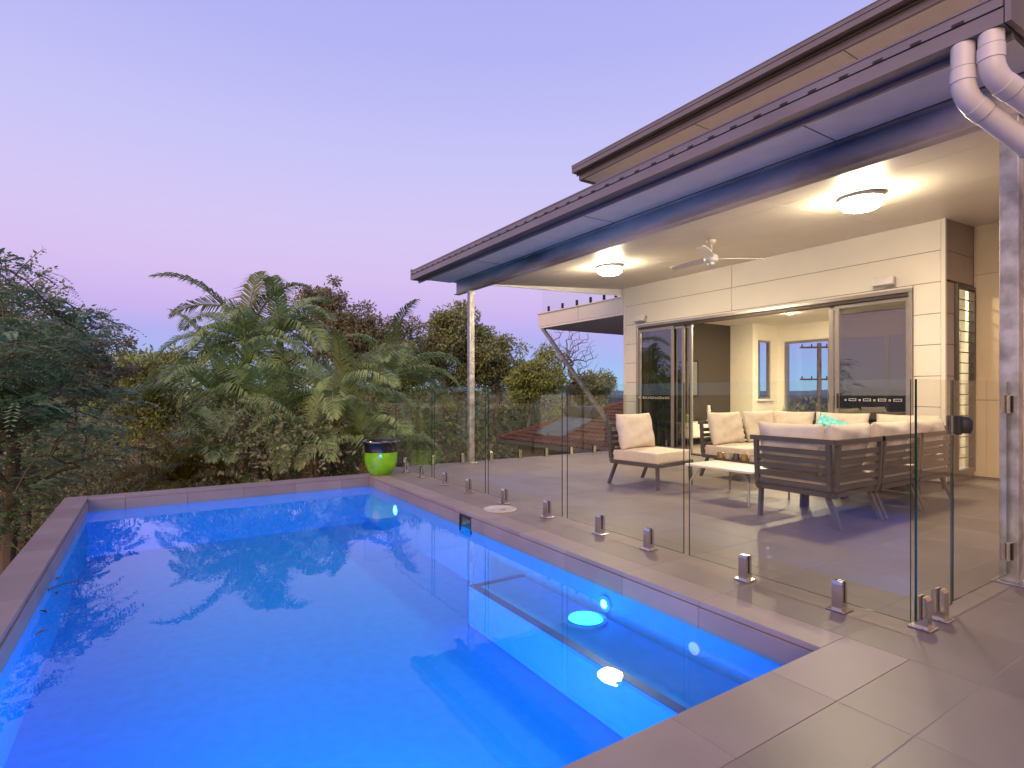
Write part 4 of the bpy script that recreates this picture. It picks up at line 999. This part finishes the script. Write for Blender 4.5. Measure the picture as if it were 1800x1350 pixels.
# bare tree
rs = np.random.RandomState(21); c = at_d(1000, 625, 31); bz = gz(c.x, c.y)
bt = thing('bare_tree', (c.x, c.y, bz), 'leafless tree with fine grey twigs beside the balcony brace', 'tree', G1)
tips = clumps(rs, c, (2.0, 1.8, 1.9), 420, shell=.45)
skeleton(rs, (c.x, c.y, bz-.2), (c.x, c.y, c.z-2.0), tips, .15, bt, M['bark'], minr=.006, jit=.035)

# palms: five frond shapes by launch angle, shared by every palm
def frond_mesh(el, ln, seed, mtname, dense=68, lf=.62, droop=1.15):
    rs = np.random.RandomState(seed); pts = []; p = np.zeros(3); a = R_(el); st = 14
    for i in range(st+1):
        pts.append(p.copy()); p = p+np.array([math.cos(a), .03*math.sin(i*.5+seed), math.sin(a)])*ln/st; a -= R_(droop*88/st)*(.35+1.3*i/st)*max(.25, math.cos(a*.8))
    pts = np.array(pts); v = []
    m = MB(); m.tube(pts[::2], list(np.linspace(.022, .004, len(pts[::2]))), 5, caps=False)
    for k in range(dense):
        t = .10+.90*k/(dense-1); f = t*st; i = min(int(f), st-1); q = pts[i]+(pts[i+1]-pts[i])*(f-i); tg = pts[i+1]-pts[i]; tg /= np.linalg.norm(tg)
        sd_ = np.cross(tg, [0, 0, 1]); sd_ /= np.linalg.norm(sd_)+1e-9; up = np.cross(sd_, tg)
        l_ = lf*(math.sin(math.pi*min(1, .16+.80*t))**.7)*(.85+.3*rs.rand())
        for sg in (-1, 1):
            d0 = sd_*sg*.80+tg*(.45+.35*t)+up*.28+rs.normal(size=3)*.06; d0 /= np.linalg.norm(d0)
            mid = q+d0*l_*.5; d1 = d0+np.array([0, 0, -.75-.3*rs.rand()]); d1 /= np.linalg.norm(d1); tip = mid+d1*l_*.55
            wv = np.cross(d0, up); wv /= np.linalg.norm(wv)+1e-9; wv = wv*.018
            n0 = len(m.v); m.add([q-wv*.5, q+wv*.5, mid+wv, mid-wv, tip], [(0, 1, 2, 3), (3, 2, 4)])
    o = m.build('frond', M[mtname]); me = o.data; bpy.data.objects.remove(o); return me
FM = {}
for el in (82, 62, 42, 22, 0, -25):
    for mn in ('frond', 'frondl', 'frondyel'):
        FM[(el, mn)] = frond_mesh(el, 2.45, int(el)+40, mn)
FM['dead'] = frond_mesh(-70, 1.5, 9, 'fronddead', 30, .35, .3)
def palm(label, u, v, d, scale, seed, fm='frond', nf=15, fresh=2, dead=3, els=None, group='palms beyond the pool', name='palm_tree'):
    rs = random.Random(seed); c = at_d(u, v, d); bz = gz(c.x, c.y)
    t = thing(name, (c.x, c.y, bz), label, 'palm', group)
    h = c.z-bz; off = Vector((rs.uniform(-.15, .15), rs.uniform(-.15, .15), 0))
    if h > .6:
        P = [Vector((c.x, c.y, bz-.15))+off*k*0 + Vector((math.sin(k*1.3+seed)*.02, 0, 0))+Vector((0, 0, k/7*(h-.5*scale))) for k in range(8)]
        P[-1] = Vector((c.x, c.y, c.z-.75*scale))
        MB().tube(P, [.13*scale*(1.25-.35*k/7) for k in range(8)], 12).build('trunk', M['palmtrunk'], t, smooth=True)
        MB().tube([(c.x, c.y, c.z-.76*scale), (c.x, c.y, c.z-.5*scale), (c.x, c.y, c.z-.1*scale), (c.x, c.y, c.z+.05*scale)], [.095*scale, .11*scale, .075*scale, .04*scale], 12).build('crown_shaft', M['shaft'], t, smooth=True)
    els = els or [82, 62, 62, 42, 42, 42, 22, 22, 22, 22, 0, 0, 0, -25, -25]
    for k in range(nf):
        el = els[k % len(els)]; mn = 'frondl' if k < fresh and fm == 'frond' else fm
        f = link('frond', FM[(el, mn)], t); f.location = (0, 0, h-.12*scale+rs.uniform(-.12, .05)*scale)
        s = scale*rs.uniform(.85, 1.12); f.scale = (s, s, s); f.rotation_euler = (R_(rs.uniform(-14, 14)), 0, k*2.39996+rs.uniform(-.25, .25)+seed)
    for k in range(dead):
        f = link('dry_frond', FM['dead'], t); f.location = (0, 0, h-.55*scale); s = scale*rs.uniform(.7, 1); f.scale = (s, s, s); f.rotation_euler = (0, 0, rs.uniform(0, 6.28))
    return t
palm('tallest palm with fresh upright fronds in the palm clump', 432, 590, 14, 1.0, 1, nf=15, fresh=3, dead=2)
palm('tall palm with darker fronds just behind the tallest one', 492, 585, 16, 1.12, 2, nf=13, fresh=0, dead=4)
palm('palm with long drooping fronds on the left of the clump', 385, 690, 13, .98, 3, nf=12, fresh=0, dead=2)
palm('shorter palm with a pale upright frond left of the glass fence', 592, 695, 13, .88, 4, nf=12, fresh=2, dead=3)
palm('palm rising behind the first glass fence panels', 690, 655, 17, .95, 5, nf=12, fresh=1, dead=2)
palm('low palm in the middle of the clump behind the pool edge', 470, 725, 12.5, .8, 6, nf=11, fresh=1, dead=3)
palm('low palm with dry fronds right of the clump middle', 545, 765, 12, .75, 7, nf=11, fresh=0, dead=6)
palm('low palm behind the lime green pot', 640, 770, 12.2, .78, 8, nf=11, fresh=1, dead=3)
palm('young yellowish palm just over the pool edge on the left', 320, 845, 10.8, .52, 9, fm='frondyel', nf=14, dead=1, els=[82, 62, 62, 42, 42, 22, 22], name='young_palm')
palm('young palm with dry tips beside the yellowish one', 385, 815, 11.2, .6, 10, fm='frond', nf=12, fresh=2, dead=4, els=[82, 62, 62, 42, 42, 22, 0], name='young_palm')
palm('small green palm behind the second glass fence panel', 735, 770, 14, .7, 12, nf=12, fresh=1, dead=1)

# undergrowth that nobody could count: shrubs filling the slope beyond pool and deck
rs = np.random.RandomState(31); cen, rd = [], []
for k in range(420):
    u = rs.uniform(-500, 1250); d = rs.uniform(9.6, 24) if u < 660 else rs.uniform(12.5, 26)
    p = at_d(u, 690, d); z = gz(p.x, p.y)
    if (p.x > 7.5 and p.y < 23) or u > 860: continue
    top = rs.uniform(1.2, 3.6)+ (d-9)*.10
    for j in range(3):
        cen.append((p.x+rs.normal()*.5, p.y+rs.normal()*.5, z+top*(j+.8)/3)); rd.append(rs.uniform(.55, .95))
ug = leaf_cloud(rs, cen, 260, rd, .095, .024, .8, mt=M['leaf_under'], name='undergrowth'); tag(ug, kind='stuff')
rs = np.random.RandomState(33); cen, rd = [], []
for k in range(700):
    a = R_(rs.uniform(-35, 100)); d = 26+34*rs.rand()**1.2; x, y = d*math.sin(a), d*math.cos(a)
    if 11.5 < x < 24 and 8 < y < 24: continue
    if x > 7.5 and y < 10 and d < 24: continue
    z = gz(x, y); top = rs.uniform(4.6, 8.6) if math.degrees(a) < 38 else rs.uniform(2.5, 5.6)
    for j in range(4): cen.append((x+rs.normal()*.9, y+rs.normal()*.9, z+top*(j+.7)/4)); rd.append(rs.uniform(1.0, 1.8))
ug = leaf_cloud(rs, cen, 110, rd, .30, .075, .8, mt=M['leaf_gum'], name='distant_woods'); tag(ug, kind='stuff')

# leaf litter blown against the left edge of the water
rs = np.random.RandomState(91); lm = mat('dry_leaf', (.16, .09, .045), .8, var=.3, vscale=40)
for k, (y, x) in enumerate(((4.9, .04), (4.55, .07), (4.2, .05), (3.85, .09))):
    c = Vector((PX0+.013+x, y, WZ+.004)); a = rs.uniform(0, 6.28); d = Vector((math.cos(a), math.sin(a), 0)); n_ = Vector((-d.y, d.x, 0)); L1, W1 = rs.uniform(.035, .055), .014
    up_ = Vector((0, 0, .010)); th = Vector((0, 0, .0015)); P = [c-d*L1, c+n_*W1+up_, c+d*L1, c-n_*W1+up_*.6]
    q = MB().add([*P, *[p+th for p in P]], [(0, 2, 1), (0, 3, 2), (4, 5, 6), (4, 6, 7), (0, 1, 5, 4), (1, 2, 6, 5), (2, 3, 7, 6), (3, 0, 4, 7)])
    tag(q.build('fallen_leaf', lm), ['dry leaf floating farthest along the left pool edge', 'dry leaf floating just short of the twig at the left pool edge', 'dry leaf floating third along the left pool edge', 'dry leaf floating nearest the viewer at the left pool edge'][k], 'leaf', 'dry leaves floating at the pool edge')
q = MB().tube([(PX0+.03, 4.65, WZ+.006), (PX0+.10, 4.72, WZ+.012), (PX0+.20, 4.74, WZ+.006)], [.006, .005, .003], 6)
tag(q.build('floating_twig', M['bark'], smooth=True), 'thin dark twig floating at the left edge of the pool', 'twig')
